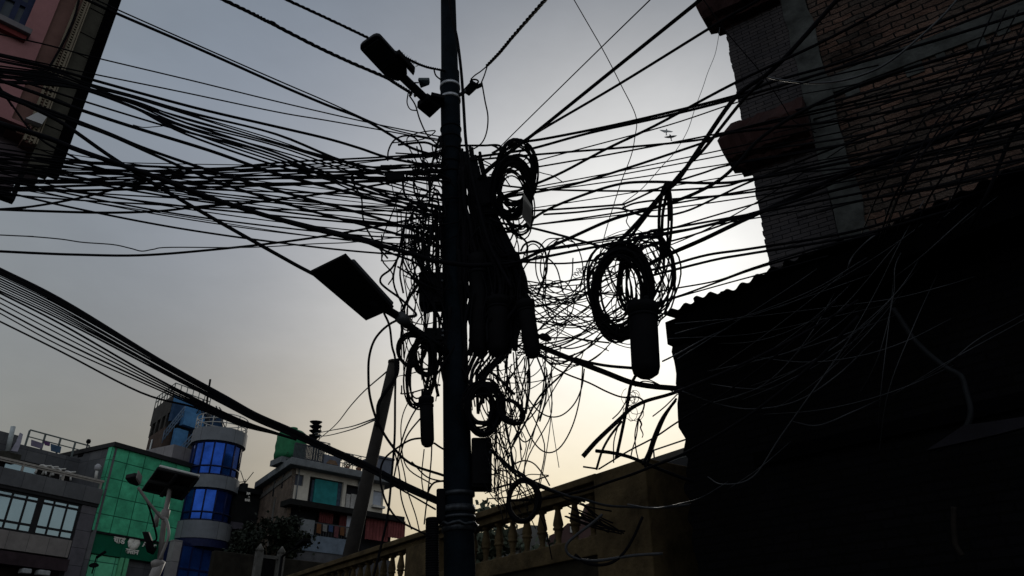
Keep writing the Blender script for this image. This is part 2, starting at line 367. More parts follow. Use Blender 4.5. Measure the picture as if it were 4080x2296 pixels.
# roof laundry, water pipe post, roof antenna
def drape(name, pxs, d, m, label, cat='laundry', group=None, thick=.04):
    mb = MB(); q = [FG.hit(*p, d) for p in pxs]; FG.poly(mb, q, d, d + thick); return tag(mb.build(name, m), label, cat, group)
drape('hung_blanket', [(126, 1752), (174, 1768), (166, 1789), (124, 1776)], D - .02, mat('lilac_cloth', (.16, .14, .2), .9, .3, 5), 'lilac blanket hung over the roof rail of the grey building', 'blanket')
drape('hung_shirt', [(203, 1768), (245, 1780), (240, 1806), (222, 1802), (204, 1797)], D - .02, mat('blue_cloth', (.05, .09, .15), .9, .3, 5), 'blue shirt hung over the roof rail beside the lilac blanket', 'shirt')
drape('hung_scarf', [(174, 1757), (200, 1764), (198, 1778), (180, 1774)], D - .07, mat('purple_cloth', (.10, .05, .13), .9, .3, 5), 'small purple cloth between the lilac blanket and blue shirt', 'cloth')
drape('hung_sheet', [(80, 1724), (92, 1730), (84, 1765), (70, 1800), (44, 1796), (66, 1760)], D - .5, mat('pale_lilac_cloth', (.30, .29, .36), .9, .2, 5), 'pale draped sheet bunched beside the roof corner post', 'sheet')
b0 = FG.W(30, 1798, D - .6); t0 = FG.W(53, 1700, D - .6)
tag(MB().tube([b0, t0], .13, 10).build('vent_pipe', mat('pale_pipe', (.30, .33, .34), .6, .3, 4)), 'pale upright pipe at the roof corner of the grey building', 'pipe')
mb = MB(); r = FG.rect(2, 1795, 76, 1828, D - .8); FG.box(mb, r[0], r[1], D - 1.0, D - .2, r[2] - .3, r[3]); tag(mb.build('roof_planter', mat('mossy_concrete', (.035, .034, .028), .95, .6, 3), bevel=.05), 'dark stained concrete trough below the upright pale pipe', 'planter')
a = FG.W(337, 1812, D); b = FG.W(352, 1762, D)
e_ = FG.root('roof_lamp_post', 'thin lamp post with round head at the roof rail end', 'lamp'); MB().tube([a, b], .05, 6).build('post', STEEL, e_); MB().lathe(b - Vector((0, 0, .1)), (0, 0, 1), [(0, .02), (.03, .12), (.15, .15), (.27, .1), (.3, .01)], 10).build('lamp_head', DARK, e_)
mb = MB(); r = FG.rect(322, 1810, 350, 1828, D); FG.box(mb, r[0], r[1] + .1, D - .2, D + .3, r[2], r[3] + .15); tag(mb.build('roof_box', DARK, bevel=.03), 'small dark box at the foot of the thin roof lamp post', 'box')
a = FG.W(381, 1912, .3); b = FG.W(386, 1876, .3)
e_ = FG.root('terrace_lamp', 'short white lamp standing behind the terrace railing', 'lamp'); MB().tube([a, b], .09, 8).build('post', WHITE, e_); MB().lathe(b, (0, 0, 1), [(0, .1), (.1, .18), (.28, .19), (.4, .08), (.42, .01)], 10).build('lamp_globe', mat('milk_glass', (.28, .28, .3), .3, .1, 3), e_)
# far roof beyond, far left
mb = MB(); q = FG.rect(-120, 1712, 45, 1790, 10); FG.box(mb, q[0], q[1] + .3, 10, 18, 0, FG.hit(20, 1722, 10)[1]); tag(mb.build('flat_roofed_building', TILE), 'dark flat building behind the pale roof pipe', 'building')

# ------------------------------------------------------------------ green building
gr = FG.root('green_building', 'bright green panelled building with white lettering on its sign band', 'building')
GREEN = mat_brick('green_cladding', (.055, .34, .19), (.075, .45, .25), (.014, .12, .064), 1.18, 1.06, .03, 0, .55, .6, .03, .45)
GREEN2 = mat_brick('deep_green_sign_panel', (.004, .085, .045), (.005, .10, .055), (.002, .035, .02), 2.4, 6, .015, 0, .5, .25, .01, .2)
uR = FG.hit(773, 1870)[0]; zT = FG.hit(612, 1824)[1]; zs1 = FG.hit(540, 2142)[1]; zs0 = FG.hit(520, 2226)[1]
mb = MB(); FG.box(mb, 0, uR, 0, .4, zs1 + .003, zT); mb.build('cladding', GREEN, gr, bevel=.02)
mb = MB(); FG.box(mb, -.02, uR + .1, -.15, 8, zT + .003, zT + .28); mb.build('roof_coping', FRAME_BLACK, gr)
mb = MB(); FG.box(mb, .1, uR - .1, .45, 8, 0, zT); mb.build('core_wall', TILE, gr)
mb = MB(); FG.box(mb, .02, uR - .12, .12, .4, zs0, zs1 - .1); mb.build('sign_band', GREEN2, gr, bevel=.01)
mb = MB(); FG.box(mb, 0, uR - .1, .02, .4, zs1 - .097, zs1); mb.build('drip_ledge', FRAME_BLACK, gr)
ud = FG.hit(500, 2240)[0]
mb = MB(); FG.box(mb, .5, ud - .35, .2, .42, 0, zs0 - .05); mb.build('lower_panel', mat_brick('pale_green_panel', (.10, .42, .24), (.11, .46, .26), (.02, .12, .07), 1.15, 1.0, .03, 0, .5, .3, .01, .3), gr)
for k in (0, 1):
    mb = MB(); FG.box(mb, ud - .3 + k * .34, ud - .06 + k * .34, .1, .42, 0, zs0 - .004); mb.build('door_post', mat('pale_green_post', (.10, .38, .2), .6, .2, 4), gr)
mb = MB(); FG.box(mb, ud + .3, ud + 2.6, .5, .6, 0, zs0 - .004); mb.build('door_opening', FRAME_BLACK, gr)
mb = MB(); FG.box(mb, ud + 2.6, uR - .15, .22, .42, 0, zs0 - .004); mb.build('side_panel', GREEN2, gr)
def letters(F, parent, txt, px, py, hpx, d, m, name='lettering', th=.02):
    cu = bpy.data.curves.new(name, 'FONT'); cu.body = txt; cu.align_x = 'CENTER'; cu.align_y = 'CENTER'; cu.extrude = th; cu.offset = .012
    u, z = F.hit(px, py, d); s = px2m(F.P(u, d, z), hpx); cu.size = s
    to = bpy.data.objects.new('tmp', cu); COL.objects.link(to); dg = bpy.context.evaluated_depsgraph_get()
    me = bpy.data.meshes.new_from_object(to.evaluated_get(dg)); bpy.data.objects.remove(to)
    me.transform(Matrix.Translation((u, d, z)) @ Matrix.Rotation(R(90), 4, 'X')); me.materials.clear(); me.materials.append(m)
    o = bpy.data.objects.new(name, me); COL.objects.link(o); o.parent = parent; o['_l'] = parent['_l']; o['_r'] = parent['_r']; return o
LET = mat('pale_sign_letter', (.62, .60, .55), .6, .15, 5)
letters(FG, gr, 'चाडे', 475, 2154, 34, .08, LET)
letters(FG, gr, 'सलान', 526, 2199, 26, .08, LET)
letters(FG, gr, 'A   c', 596, 2172, 32, .08, LET)
mb = MB(); c = FG.hit(534, 2163, .08); k = px2m(FG.P(c[0], .08, c[1]), 1)
for s_ in (-1, 1):
    for j in range(4):
        a = R(-90 + s_ * (12 + j * 38)); p = FG.P(c[0] + math.cos(a) * 14 * k, .06, c[1] + math.sin(a) * 14 * k)
        mb.lathe(p + FG.n * .04, -FG.n, [(0, .22), (.05, .2), (.06, .02)], 8)
mb.lathe(FG.P(c[0], .10, c[1] - 1 * k), -FG.n, [(0, .12), (.05, .1), (.06, .01)], 8)
mb.build('emblem', LET, gr)
# silhouetted antenna before the pale panel
a = FG.W(366, 2286, -1.2)
e_ = empty('roof_dish', tuple(a), 0, 'small black dish aerial silhouetted against the pale green panels', 'aerial')
MB().tube([a, a + Vector((.03, 0, .9))], .04, 6).build('mast', DARK, e_); MB().lathe(a + Vector((.05, -.1, .42)), (.2, -.5, .8), [(0, .26), (.05, .22), (.09, .12), (.10, .02)], 12).build('dish', DARK, e_); MB().tube([a + Vector((.1, -.1, .85)), a + Vector((.55, -.15, 1.15))], .08, 6).build('feed_arm', DARK, e_)

# ------------------------------------------------------------------ round tower with blue glass
tw = FG.root('round_tower', 'rounded grey tower with bands of cobalt blue windows', 'building')
TW = mat_brick('tower_panel', (.12, .13, .15), (.16, .17, .185), (.05, .05, .055), .85, 3, .014, 0, .6, .25, .008, .2)
Yn = 49.5
cen = at(880, 1725, Yn + 1.9); cx, cy = cen.x, cen.y; rad = px2m(at(880, 1725, Yn + 1.9), 103)
def zc(px, py): return at(px, py, Yn).z
zz = [zc(882, 1697), zc(872, 1750), zc(858, 1887), zc(852, 1938), zc(830, 2070), zc(820, 2140)]
def cyl(z0, z1, r0, name, m, parent, a0=0, a1=360, segs=48, r1=None):
    mb = MB(); vs = []; fs = []; n = segs
    for z, rr in ((z0, r0), (z1, r1 or r0)):
        for k in range(n + 1):
            a = R(a0 + (a1 - a0) * k / n); vs.append((cx + rr * math.cos(a), cy + rr * math.sin(a), z))
    for k in range(n): fs.append((k, k + 1, k + n + 2, k + n + 1))
    vs += [(cx, cy, z0), (cx, cy, z1)]
    for k in range(n): fs.append((k + 1, k, 2 * n + 2)); fs.append((k + n + 1, k + n + 2, 2 * n + 3))
    return mb.add(vs, fs, False).build(name, m, parent)
for i, (a, b) in enumerate(((zz[1], zz[0]), (zz[3], zz[2]), (zz[5], zz[4]))): cyl(a, b, rad, 'curved_band', TW, tw)
for (a, b) in ((zz[2], zz[1]), (zz[4], zz[3])):
    w_ = cyl(a, b, rad - .22, 'curved_window', GLASS_BLUE, tw, segs=14)
    mb = MB()
    for k in range(15):
        q = R(360 * k / 14); p = Vector((cx + (rad - .2) * math.cos(q), cy + (rad - .2) * math.sin(q), 0))
        mb.tube([p + Vector((0, 0, a)), p + Vector((0, 0, b))], .06, 4)
    for zk in (a + .08, a + (b - a) * .27, b - .06):
        mb.tube([(cx + (rad - .2) * math.cos(R(x * 12)), cy + (rad - .2) * math.sin(R(x * 12)), zk) for x in range(30)], .06, 4, True)
    o = mb.build('glazing_bars', FRAME_NAVY, w_)
cyl(0, zz[5] - .5, rad * .55, 'tower_core', FRAME_BLACK, tw)
cyl(zz[5] - .5, zz[5] - .003, rad * .97, 'soffit', FRAME_NAVY, tw)
# rail on the tower roof
mb = MB()
for hz in (.35, .65, 1.0): mb.tube([(cx + (rad - .1) * math.cos(R(x * 10)), cy + (rad - .1) * math.sin(R(x * 10)), zz[0] + hz) for x in range(36)], .035, 5, True)
for k in range(12): mb.tube([(cx + (rad - .1) * math.cos(R(k * 30)), cy + (rad - .1) * math.sin(R(k * 30)), zz[0] - .05 + q) for q in (0, 1.05)], .035, 5)
mb.build('roof_rail', mat('pale_rail', (.32, .32, .31), .6, .2, 4), tw)
# flat blue window and pale piers below
Dw = -1.35
fr = (FG.hit(727, 2166, Dw)[0], FG.hit(852, 2190, Dw)[0], FG.hit(790, 2290, Dw)[1] - .4, FG.hit(790, 2176, Dw)[1])
window(FG, tw, fr, Dw + .05, 3, (.7, .3), .09, FRAME_NAVY, mat('brightened_cobalt_glass', (.035, .14, .62), .12, .6, .5, metal=.8), .08)  # cobalt glass in a brighter colour, making up for a dimmer reflection
PAL = mat_brick('pale_pier_panel', (.20, .19, .20), (.23, .22, .22), (.08, .08, .08), 3, 1.2, .02, 0, .7, .3, .01, .25)
for a_, b_, h_ in ((fr[0] - .55, fr[0] - .01, .15), (fr[1] + .01, fr[1] + .55, .25)):
    mb = MB(); FG.box(mb, a_, b_, Dw, Dw + .5, 0, fr[3] + h_); mb.build('pier', PAL, tw)
mb = MB(); FG.box(mb, fr[0] - .5, fr[1] + .5, Dw + .06, 3, 0, fr[3] + .1); mb.build('base_wall', FRAME_NAVY, tw)
q = FG.rect(757, 1760, 778, 1850, 1.0); mb = MB(); FG.box(mb, q[0] - .3, q[1] + .6, 2.2, 6, 0, zz[0] - .8); mb.build('link_wall', PAL, tw)

# ------------------------------------------------------------------ brown and blue stair building behind the tower
FT = Fac(at(690, 1573, 57), 29)
tb = FT.root('stair_tower_building', 'tall brown building with blue painted rooftop stairs and railings', 'building')
BROWN = mat_brick('brown_brick', (.075, .048, .038), (.06, .04, .034), (.05, .045, .04), .3, .1, .015, .5, .9, .5, .01, .4)
BLUEP = mat('blue_paint', (.06, .17, .34), .7, .3, 2); BLUED = mat('deep_blue_shade_paint', (.02, .05, .11), .7, .3, 2)
u2, ztop = FT.hit(835, 1612); zrf = FT.hit(690, 1573)[1]
side = Vector((math.sin(R(-41)), math.cos(R(-41)), 0))
def foot(name, m, poly, z0, z1, par): return MB().prism([Vector((p.x, p.y, z0)) for p in poly], (0, 0, z1 - z0)).build(name, m, par)
A = FT.P(0, 0, 0); B = FT.P(u2, 0, 0); L_ = 4.3
zbl = FT.hit(640, 1775)[1]
foot('brick_shaft', BROWN, [A + side * .15, B, B + side * L_, A + side * (L_ - .2)], 0, zrf - 2.6, tb)
foot('roof_slab', mat('dark_concrete', (.045, .042, .04), .9, .4, 2), [A - side * .1, B, B + side * L_, A + side * (L_ + .35)], zrf - 1.5, zrf - .02, tb)
for k in range(4):
    p = A + side * (.35 + k * (L_ - .75) / 3); foot('stair_column', mat('dark_concrete', (0, 0, 0)), [p, p + FT.u * .4, p + FT.u * .4 + side * .4, p + side * .4], zrf - 2.6, zrf - 1.5, tb)
mb = MB(); FT.box(mb, .05, u2, -.12, -.003, zrf - 1.5, zrf - .1); mb.build('front_fascia', BLUEP, tb)
r = FT.rect(735, 1636, 806, 1690, -.6); mb = MB(); FT.box(mb, r[0], r[1], -.8, -.3, r[2] - .6, r[3]); mb.build('blue_landing', BLUEP, tb, bevel=.03)
r = FT.rect(700, 1706, 728, 1800, -.3); mb = MB(); FT.box(mb, r[0], r[1], -.5, -.1, r[2] - 2, r[3]); mb.build('blue_pilaster', BLUEP, tb)
r = FT.rect(690, 1612, 715, 1690, -.2); mb = MB(); FT.box(mb, r[0], r[1], -.4, -.05, r[2], r[3] + .2); mb.build('blue_wall', BLUED, tb)
r = FT.rect(815, 1640, 885, 1700, -.2); mb = MB(); FT.box(mb, r[0], r[1], -.2, 2, r[2] - 3, r[3]); mb.build('blue_block', BLUED, tb)
p0 = FT.W(655, 1763, 0) ; 
slit = MB()
s0 = A + side * (L_ * .62) - FT.u * .02
zq = FT.hit(660, 1770)[1]; slit.hexa([s0 + Vector((0, 0, zq - .9)), s0 + side * .3 + Vector((0, 0, zq - .9)), s0 + side * .3 + Vector((0, 0, zq + .9)), s0 + Vector((0, 0, zq + .9))] + [s0 - FT.u * .06 + Vector((0, 0, zq - .9)), s0 - FT.u * .06 + side * .3 + Vector((0, 0, zq - .9)), s0 - FT.u * .06 + side * .3 + Vector((0, 0, zq + .9)), s0 - FT.u * .06 + Vector((0, 0, zq + .9))])
slit.build('slit_window', mat('pale_slit_glass', (.4, .42, .44), .3, .1, 3), tb)
for (x0, y0, x1, y1) in ((737, 1620, 655, 1720), (800, 1692, 690, 1815)):
    mb = MB(); a, b = FT.W(x0, y0, -1.0), FT.W(x1, y1, -1.0)
    for hz in (0, .35, .7): mb.tube([a + Vector((0, 0, hz - .7)), b + Vector((0, 0, hz - .7))], .04, 5)
    for k in range(8): p = a.lerp(b, k / 7); mb.tube([p + Vector((0, 0, -.9)), p], .035, 5)
    mb.build('stair_railing', mat('blue_rail', (.08, .12, .18), .6, .2, 4), tb)
a, b = FT.W(797, 1690, -.6), FT.W(690, 1815, -.6); MB().prism([a + Vector((0, 0, -.9)), a + Vector((0, 0, -1.4)), b + Vector((0, 0, -1.4)), b + Vector((0, 0, -.9))], FT.n * 1.5).build('stair_flight', mat('dark_concrete', (0, 0, 0)), tb)
mb = MB()
q = [A + side * (L_ + .2), A, B]
for hz in (.5, 1.0): mb.tube([p + Vector((0, 0, zrf + hz)) for p in q], .045, 5)
for s in range(7):
    for (x, y) in ((q[0], q[1]), (q[1], q[2])): p = x.lerp(y, s / 6); mb.tube([p + Vector((0, 0, zrf - .1)), p + Vector((0, 0, zrf + 1.0))], .04, 5)
mb.build('roof_railing', mat('grey_rail', (0, 0, 0)), tb)
# roof-top scaffold of pipes and mast
mb = MB()
for k in range(16):
    x = random.uniform(795, 880); y = random.uniform(1590, 1660); mb.tube([FT.W(x, y, -.5), FT.W(x + random.uniform(-30, 30), y + random.uniform(18, 70), -.5)], .05, 5)
tag(mb.build('pipe_scaffold', STEEL), 'jumble of pipes and steps on the blue stair building roof', 'scaffold')
a, b = FT.W(826, 1590, -.5), FT.W(838, 1512, -.5); tag(MB().tube([FT.W(822, 1640, -.5), a, b], .09, 6).build('roof_mast', DARK), 'thin mast rising from the blue stair building roof', 'mast')

# ------------------------------------------------------------------ dark house and tree between tower and flats
FD = Fac(at(940, 1950, 52), 47)
dh = FD.root('dark_house', 'dark house with small white letters on its gable', 'house')
u0, z0 = FD.hit(930, 1955); u1, z1 = FD.hit(1045, 1962)
DH = mat('near_black_render', (.012, .013, .014), .95, .6, 1.5)  # near-black base colour, tone varied by noise
mb = MB(); FD.box(mb, u0 - .2, u1, 0, 5, 0, (z0 + z1) / 2); mb.build('wall', DH, dh)
mb = MB(); q = FD.rect(965, 1924, 984, 1956, .6); FD.box(mb, q[0], q[1], .5, 1.3, q[2] - .5, q[3]); mb.build('chimney', DH, dh, bevel=.05)
mb = MB(); FD.poly(mb, [(u0 - .4, (z0 + z1) / 2 - .15), (u1 + .2, (z0 + z1) / 2 - .15), (u1 + .2, (z0 + z1) / 2 + .2), (u0 - .4, (z0 + z1) / 2 + .2)], -.3, 5); mb.build('roof_slab', DH, dh)
r = FD.rect(920, 2078, 966, 2112, -.05); mb = MB(); FD.box(mb, r[0], r[1], -.06, 0, r[2], r[3]); mb.build('window', mat('dim_window_glass', (.07, .065, .08), .4, .3, 3), dh)
LT2 = mat('white_letter', (.75, .72, .66), .6, .1, 5)
letters(FD, dh, 'RB', 990, 1968, 13, -.45, LT2); letters(FD, dh, '&', 992, 1983, 11, -.45, LT2); letters(FD, dh, 'EAR', 986, 1994, 12, -.45, LT2)
mb = MB(); p = FD.W(975, 1926, .8)
for dx, dz in ((-.45, .9), (.5, .8), (0, .3)): mb.tube([p, p + Vector((dx, 0, dz))], .03, 5)
mb.tube([p + Vector((-.7, 0, .05)), p + Vector((.1, 0, .12))], .03, 5)
tag(mb.build('roof_aerial', STEEL), 'spindly aerial on the dark house chimney', 'aerial')

def tree(base, crown, rx, rz, n, leaf, label, m, name='tree'):
    e = empty(name, tuple(base), 0, label, 'tree')
    mb = MB(); base = Vector(base); crown = Vector(crown)
    mb.tube(crom([base, base.lerp(crown, .5) + Vector((.2, .1, 0)), crown], 6), .22, 8, r2=.07)
    for k in range(7):
        a = k * .9; mb.tube([base.lerp(crown, .55 + .05 * k), crown + Vector((math.cos(a) * rx * .6, math.sin(a) * rx * .6, rz * (.5 - .15 * k)))], .07, 5, r2=.02)
    mb.build('trunk', mat('bark', (.05, .04, .03), .95, .4, 5), e)
    mb = MB(); clumps = [(crown + Vector((random.gauss(0, .45) * rx, random.gauss(0, .45) * rx, random.gauss(0, .4) * rz)), random.uniform(.25, .5) * rx) for _ in range(22)]
    for k in range(n):
        c, rr = random.choice(clumps); p = c + Vector((random.gauss(0, .5), random.gauss(0, .5), random.gauss(0, .45))) * rr
        a = Vector((random.gauss(0, 1), random.gauss(0, 1), random.gauss(0, .6))).normalized() * leaf; b = a.orthogonal().normalized() * leaf * .45
        b = Matrix.Rotation(random.uniform(0, 6.28), 3, a.normalized()) @ b
        mb.add([p, p + a * .5 + b, p + a, p + a * .5 - b], [(0, 1, 2, 3)])
    mb.build('crown', m, e); return e
LEAF = mat('dark_leaf', (.0065, .011, .005), .7, .6, .9, spec=.2)
c = at(1090, 2150, 41); tree((c.x, c.y, 0), c, 1.25, 1.3, 3600, .2, 'dark bushy tree beside the brick side of the flats', LEAF)
c = at(985, 2180, 44); tree((c.x, c.y, 0), c, 1.0, 1.2, 2200, .2, 'smaller dark tree at the foot of the blue glass tower', LEAF)
FW = Fac(at(900, 2196, 36), 47); mb = MB(); z_ = FW.hit(960, 2205)[1]; FW.box(mb, -.5, 6.5, 0, .4, 0, z_)
tag(mb.build('boundary_wall', mat('dark_boundary_render', (.016, .014, .011), .95, .6, 2), bevel=.04), 'dark low wall below the smaller dark tree', 'wall')

# gateway with pale posts, and thin street lamp above it
FGt = Fac(at(1028, 2240, 32), 47)
gt = FGt.root('gateway', 'gateway of two pale posts with a rail between them', 'gate')
def zpx(px, py, F, d=0): return F.hit(px, py, d)
ua = FGt.hit(1028, 2240)[0]; ub = FGt.hit(1115, 2250)[0]; zg = FGt.hit(1028, 2196)[1]
GP = mat('weathered_pale_render', (.075, .073, .068), .9, .5, 4)
for u, hh in ((ua, zg), (ub, FGt.hit(1117, 2206)[1])):
    mb = MB(); FGt.box(mb, u - .13, u + .13, -.13, .13, 0, hh); mb.lathe(FGt.P(u, 0, hh), (0, 0, 1), [(0, .17), (.08, .17), (.2, .08), (.3, .02)], 8); mb.build('post', GP, gt)
mb = MB(); FGt.box(mb, ua + .131, ub - .131, -.05, .05, zg - .25, zg - .12); mb.build('rail', GP, gt)
mb = MB()
for k in range(12):
    x = ua + .25 + (ub - ua - .5) * k / 11; FGt.box(mb, x - .025, x + .025, -.02, .02, 0, zg - .253)
mb.build('leaf_bars', DARK, gt)
a = at(1125, 2217, 31); b = at(1222, 2158, 29.5)
e_ = empty('arm_street_lamp', (a.x, a.y, 0), 0, 'thin dark street lamp with slanted arm before the flats', 'street lamp')
MB().tube([(a.x, a.y, 0), a], .07, 8).build('pole', DARK, e_); MB().tube([a, a.lerp(b, .7)], .05, 6).build('arm', DARK, e_)
q = a.lerp(b, .62); dv = (b - q); sd = Vector((-dv.y, dv.x, 0)).normalized() * .16
MB().prism([q - sd * .6, q + sd * .6, b + sd, b - sd], (0, 0, .12)).build('lamp_head', DARK, e_, bevel=.02)
# ------------------------------------------------------------------ flats with red curtains
FA = Fac(at(1171, 1825, 47), 47.5)
fl = FA.root('block_of_flats', 'cream block of flats with brown brick side and cluttered roof', 'building')
CREAM = mat('cream_render', (.44, .41, .36), .9, .3, .9); BSIDE = mat_brick('brown_side_brick', (.15, .105, .08), (.11, .08, .065), (.10, .09, .08), .3, .1, .015, .5, .9, .5, .01, .5)
SLAB = mat('grey_slab', (.13, .14, .15), .9, .3, 2); CURT = mat('red_curtain', (.15, .045, .045), .95, .45, 1.2); TEAL = mat('teal_shutter', (.02, .17, .18), .7, .3, 2)
uR = FA.hit(1594, 1914)[0]; zr = FA.hit(1171, 1825)[1]
zw1 = zr - .45; zw0 = FA.hit(1190, 1995, 0)[1]; uW = FA.hit(1550, 1950)[0]
holes = []
def hr(a, b, c, e): return FA.rect(a, b, c, e, .6)
h1 = hr(1176, 1888, 1206, 1938); h2 = hr(1236, 1904, 1362, 2000); h3 = hr(1382, 1930, 1434, 2012); h4 = hr(1489, 1954, 1521, 2020)
z_t = h1[3]
h2 = (h2[0], h2[1], zw0 - .1, h2[3] + .1); h3 = (h3[0], h3[1], zw0 + .05, h3[3]); h4 = (h4[0], h4[1], h4[2], h4[3])
mb = MB(); wall_holes(FA, mb, .35, uW, zw0, zw1, [h1, h2, h3, h4], .6, .25); mb.build('front_wall', CREAM, fl)
sd = Vector((math.sin(R(-33)), math.cos(R(-33)), 0)); zs_ = Vector((0, 0, zr - .447))
MB().prism([FA.P(-.25, -.15, 0) + zs_, FA.P(uR, -.15, 0) + zs_, FA.P(uR, 8, 0) + zs_, FA.P(-.25, -.15, 0) + sd * 8 + zs_], (0, 0, .447)).build('roof_slab', SLAB, fl, bevel=.04)
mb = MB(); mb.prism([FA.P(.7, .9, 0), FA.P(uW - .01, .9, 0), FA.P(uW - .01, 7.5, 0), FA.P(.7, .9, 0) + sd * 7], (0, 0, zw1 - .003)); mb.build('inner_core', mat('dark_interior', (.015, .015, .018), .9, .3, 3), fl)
mb = MB(); FA.box(mb, h1[0], h1[1], .75, .84, h1[2], h1[3]); mb.build('window_glass', mat('dim_blue_glass', (.06, .07, .10), .3, .3, 3), fl)
r = FA.rect(1257, 1908, 1339, 1997, .7); mb = MB(); FA.box(mb, r[0], r[1], .68, .78, zw0 - .1, r[3]); FA.box(mb, r[0], r[1], .655, .679, zw0, zw0 + (r[3] - zw0) * .68); mb.build('shutter', TEAL, fl)
for a, b in ((1245, 1258), (1342, 1358)):
    q = FA.rect(a, 1912, b, 1990, .8); mb = MB(); FA.box(mb, q[0], q[1], .79, .84, zw0 - .1, q[3]); mb.build('curtain_panel', mat('striped_curtain', (.05, .07, .10), .9, .6, 6), fl)
for a, b in ((1380, 1393), (1400, 1422)):
    q = FA.rect(a, 1965, b, 2006, .8); mb = MB(); FA.box(mb, q[0], q[1], .76, .83, zw0, q[3] - .05); mb.build('pale_curtain', mat('pale_curtain_cloth', (.34, .33, .32), .9, .3, 6), fl)
mb = MB(); FA.box(mb, h4[0], h4[1], .74, .84, h4[2], h4[3]); mb.build('window_glass', mat('pale_blind', (.33, .36, .42), .5, .15, 3), fl)
mb = MB(); FA.box(mb, h4[0] - .1, h4[1] + .1, .3, .62, h4[2] - .15, h4[2] - .003); mb.build('sill', WHITE, fl)
# lower recessed balcony storey
zbt = FA.hit(1300, 2090, 0)[1]; zbb = FA.hit(1300, 2165, 0)[1]; uB0 = FA.hit(1206, 2075)[0]
mb = MB(); FA.box(mb, -.0, uR + .4, -.3, 1.0, zw0 - .35, zw0 - .003); mb.build('canopy', mat('black_canopy', (.01, .01, .01), .9, .3, 3), fl)
mb = MB(); FA.box(mb, uB0, FA.hit(1420, 2130)[0], -.15, .05, zbb - .6, zbb + .35); mb.build('balcony_front', mat('slate_paint', (.10, .125, .16), .8, .35, 2), fl)
mb = MB(); uBe = FA.hit(1420, 2130)[0]
FA.box(mb, uB0, uBe, -.1, -.03, zbt - .05, zbt + .03)
for k in range(22): x = uB0 + (uBe - uB0) * k / 21; FA.box(mb, x - .02, x + .02, -.08, -.05, zbb + .353, zbt - .053)
mb.build('balcony_rail', STEEL, fl)
mb = MB(); FA.box(mb, uB0 - .05, uB0 + .75, -.18, .1, zbb + .353, zbt + .1); mb.build('balcony_pier', SLAB, fl)
def curtain(a, b, c, e, d, name='red_curtain'):
    q = FA.rect(a, b, c, e, d); mb = MB(); n = 26; vs = []; fs = []
    for k in range(n + 1):
        u = q[0] + (q[1] - q[0]) * k / n; dd = d + .09 * math.sin(k * 1.7) + random.uniform(-.03, .03)
        vs += [FA.P(u, dd, q[2]), FA.P(u + random.uniform(-.02, .02), dd, q[3])]
    for k in range(n): fs.append((2 * k, 2 * k + 2, 2 * k + 3, 2 * k + 1))
    return mb.add(vs, fs, True).build(name, CURT, fl)
curtain(1276, 2020, 1324, 2088, .45); curtain(1357, 2030, 1388, 2130, .45); curtain(1462, 2052, 1545, 2160, .2); curtain(1548, 2068, 1612, 2150, .0)
q = FA.rect(1385, 2036, 1413, 2111, .4); mb = MB(); FA.box(mb, q[0], q[1], .35, .42, q[2], q[3]); mb.build('white_door', mat('pale_door', (.34, .37, .44), .6, .15, 3), fl)
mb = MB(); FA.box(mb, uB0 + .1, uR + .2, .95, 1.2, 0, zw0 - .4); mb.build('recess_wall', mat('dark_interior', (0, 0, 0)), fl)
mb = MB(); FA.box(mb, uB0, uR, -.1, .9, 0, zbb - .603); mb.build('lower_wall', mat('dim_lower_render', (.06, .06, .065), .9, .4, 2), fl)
r = FA.rect(1190, 2232, 1212, 2262, -.15); mb = MB(); FA.box(mb, r[0], r[1], -.14, -.08, r[2], r[3]); o = mb.build('lower_window', WHITE, fl); mb = MB(); FA.box(mb, r[0] + .1, r[1] - .1, -.17, -.141, r[2] + .1, r[3] - .1); mb.build('pane', GLASS_DARK, o)
# brick side wall (runs back to the left)
sd = Vector((math.sin(R(-33)), math.cos(R(-33)), 0)); A = FA.P(.33, .6, 0); Bk = A + sd * 7.4
FS2 = Fac(A, 147)
zsd = zr - .3
poly = [FS2.hit(*p) for p in ((1162, 1828), (1010, 1932))]
mb = MB(); L_ = -poly[1][0]
mb.prism([A, A + sd * L_, A + sd * L_ + Vector((0, 0, zw1 - .003)), A + Vector((0, 0, zw1 - .003))], FA.u * .25); mb.build('brick_side_wall', BSIDE, fl)
mb = MB(); a = A + Vector((0, 0, zw1 - .5)) - FA.u * .06; b = A + sd * L_ + Vector((0, 0, zw1 - .9)) - FA.u * .06
mb.prism([a, b, b + Vector((0, 0, .3)), a + Vector((0, 0, .3))], FA.u * .055)
for f in (.3, .78): p = A + sd * (L_ * f) - FA.u * .05; mb.prism([p, p + sd * .35, p + sd * .35 + Vector((0, 0, zw1 - 1.2 - f * 1.2)), p + Vector((0, 0, zw1 - 1.0 - f * 1.2))], FA.u * .045)
mb.build('concrete_frame', mat('weathered_concrete', (.10, .095, .088), .95, .4, 3), fl)
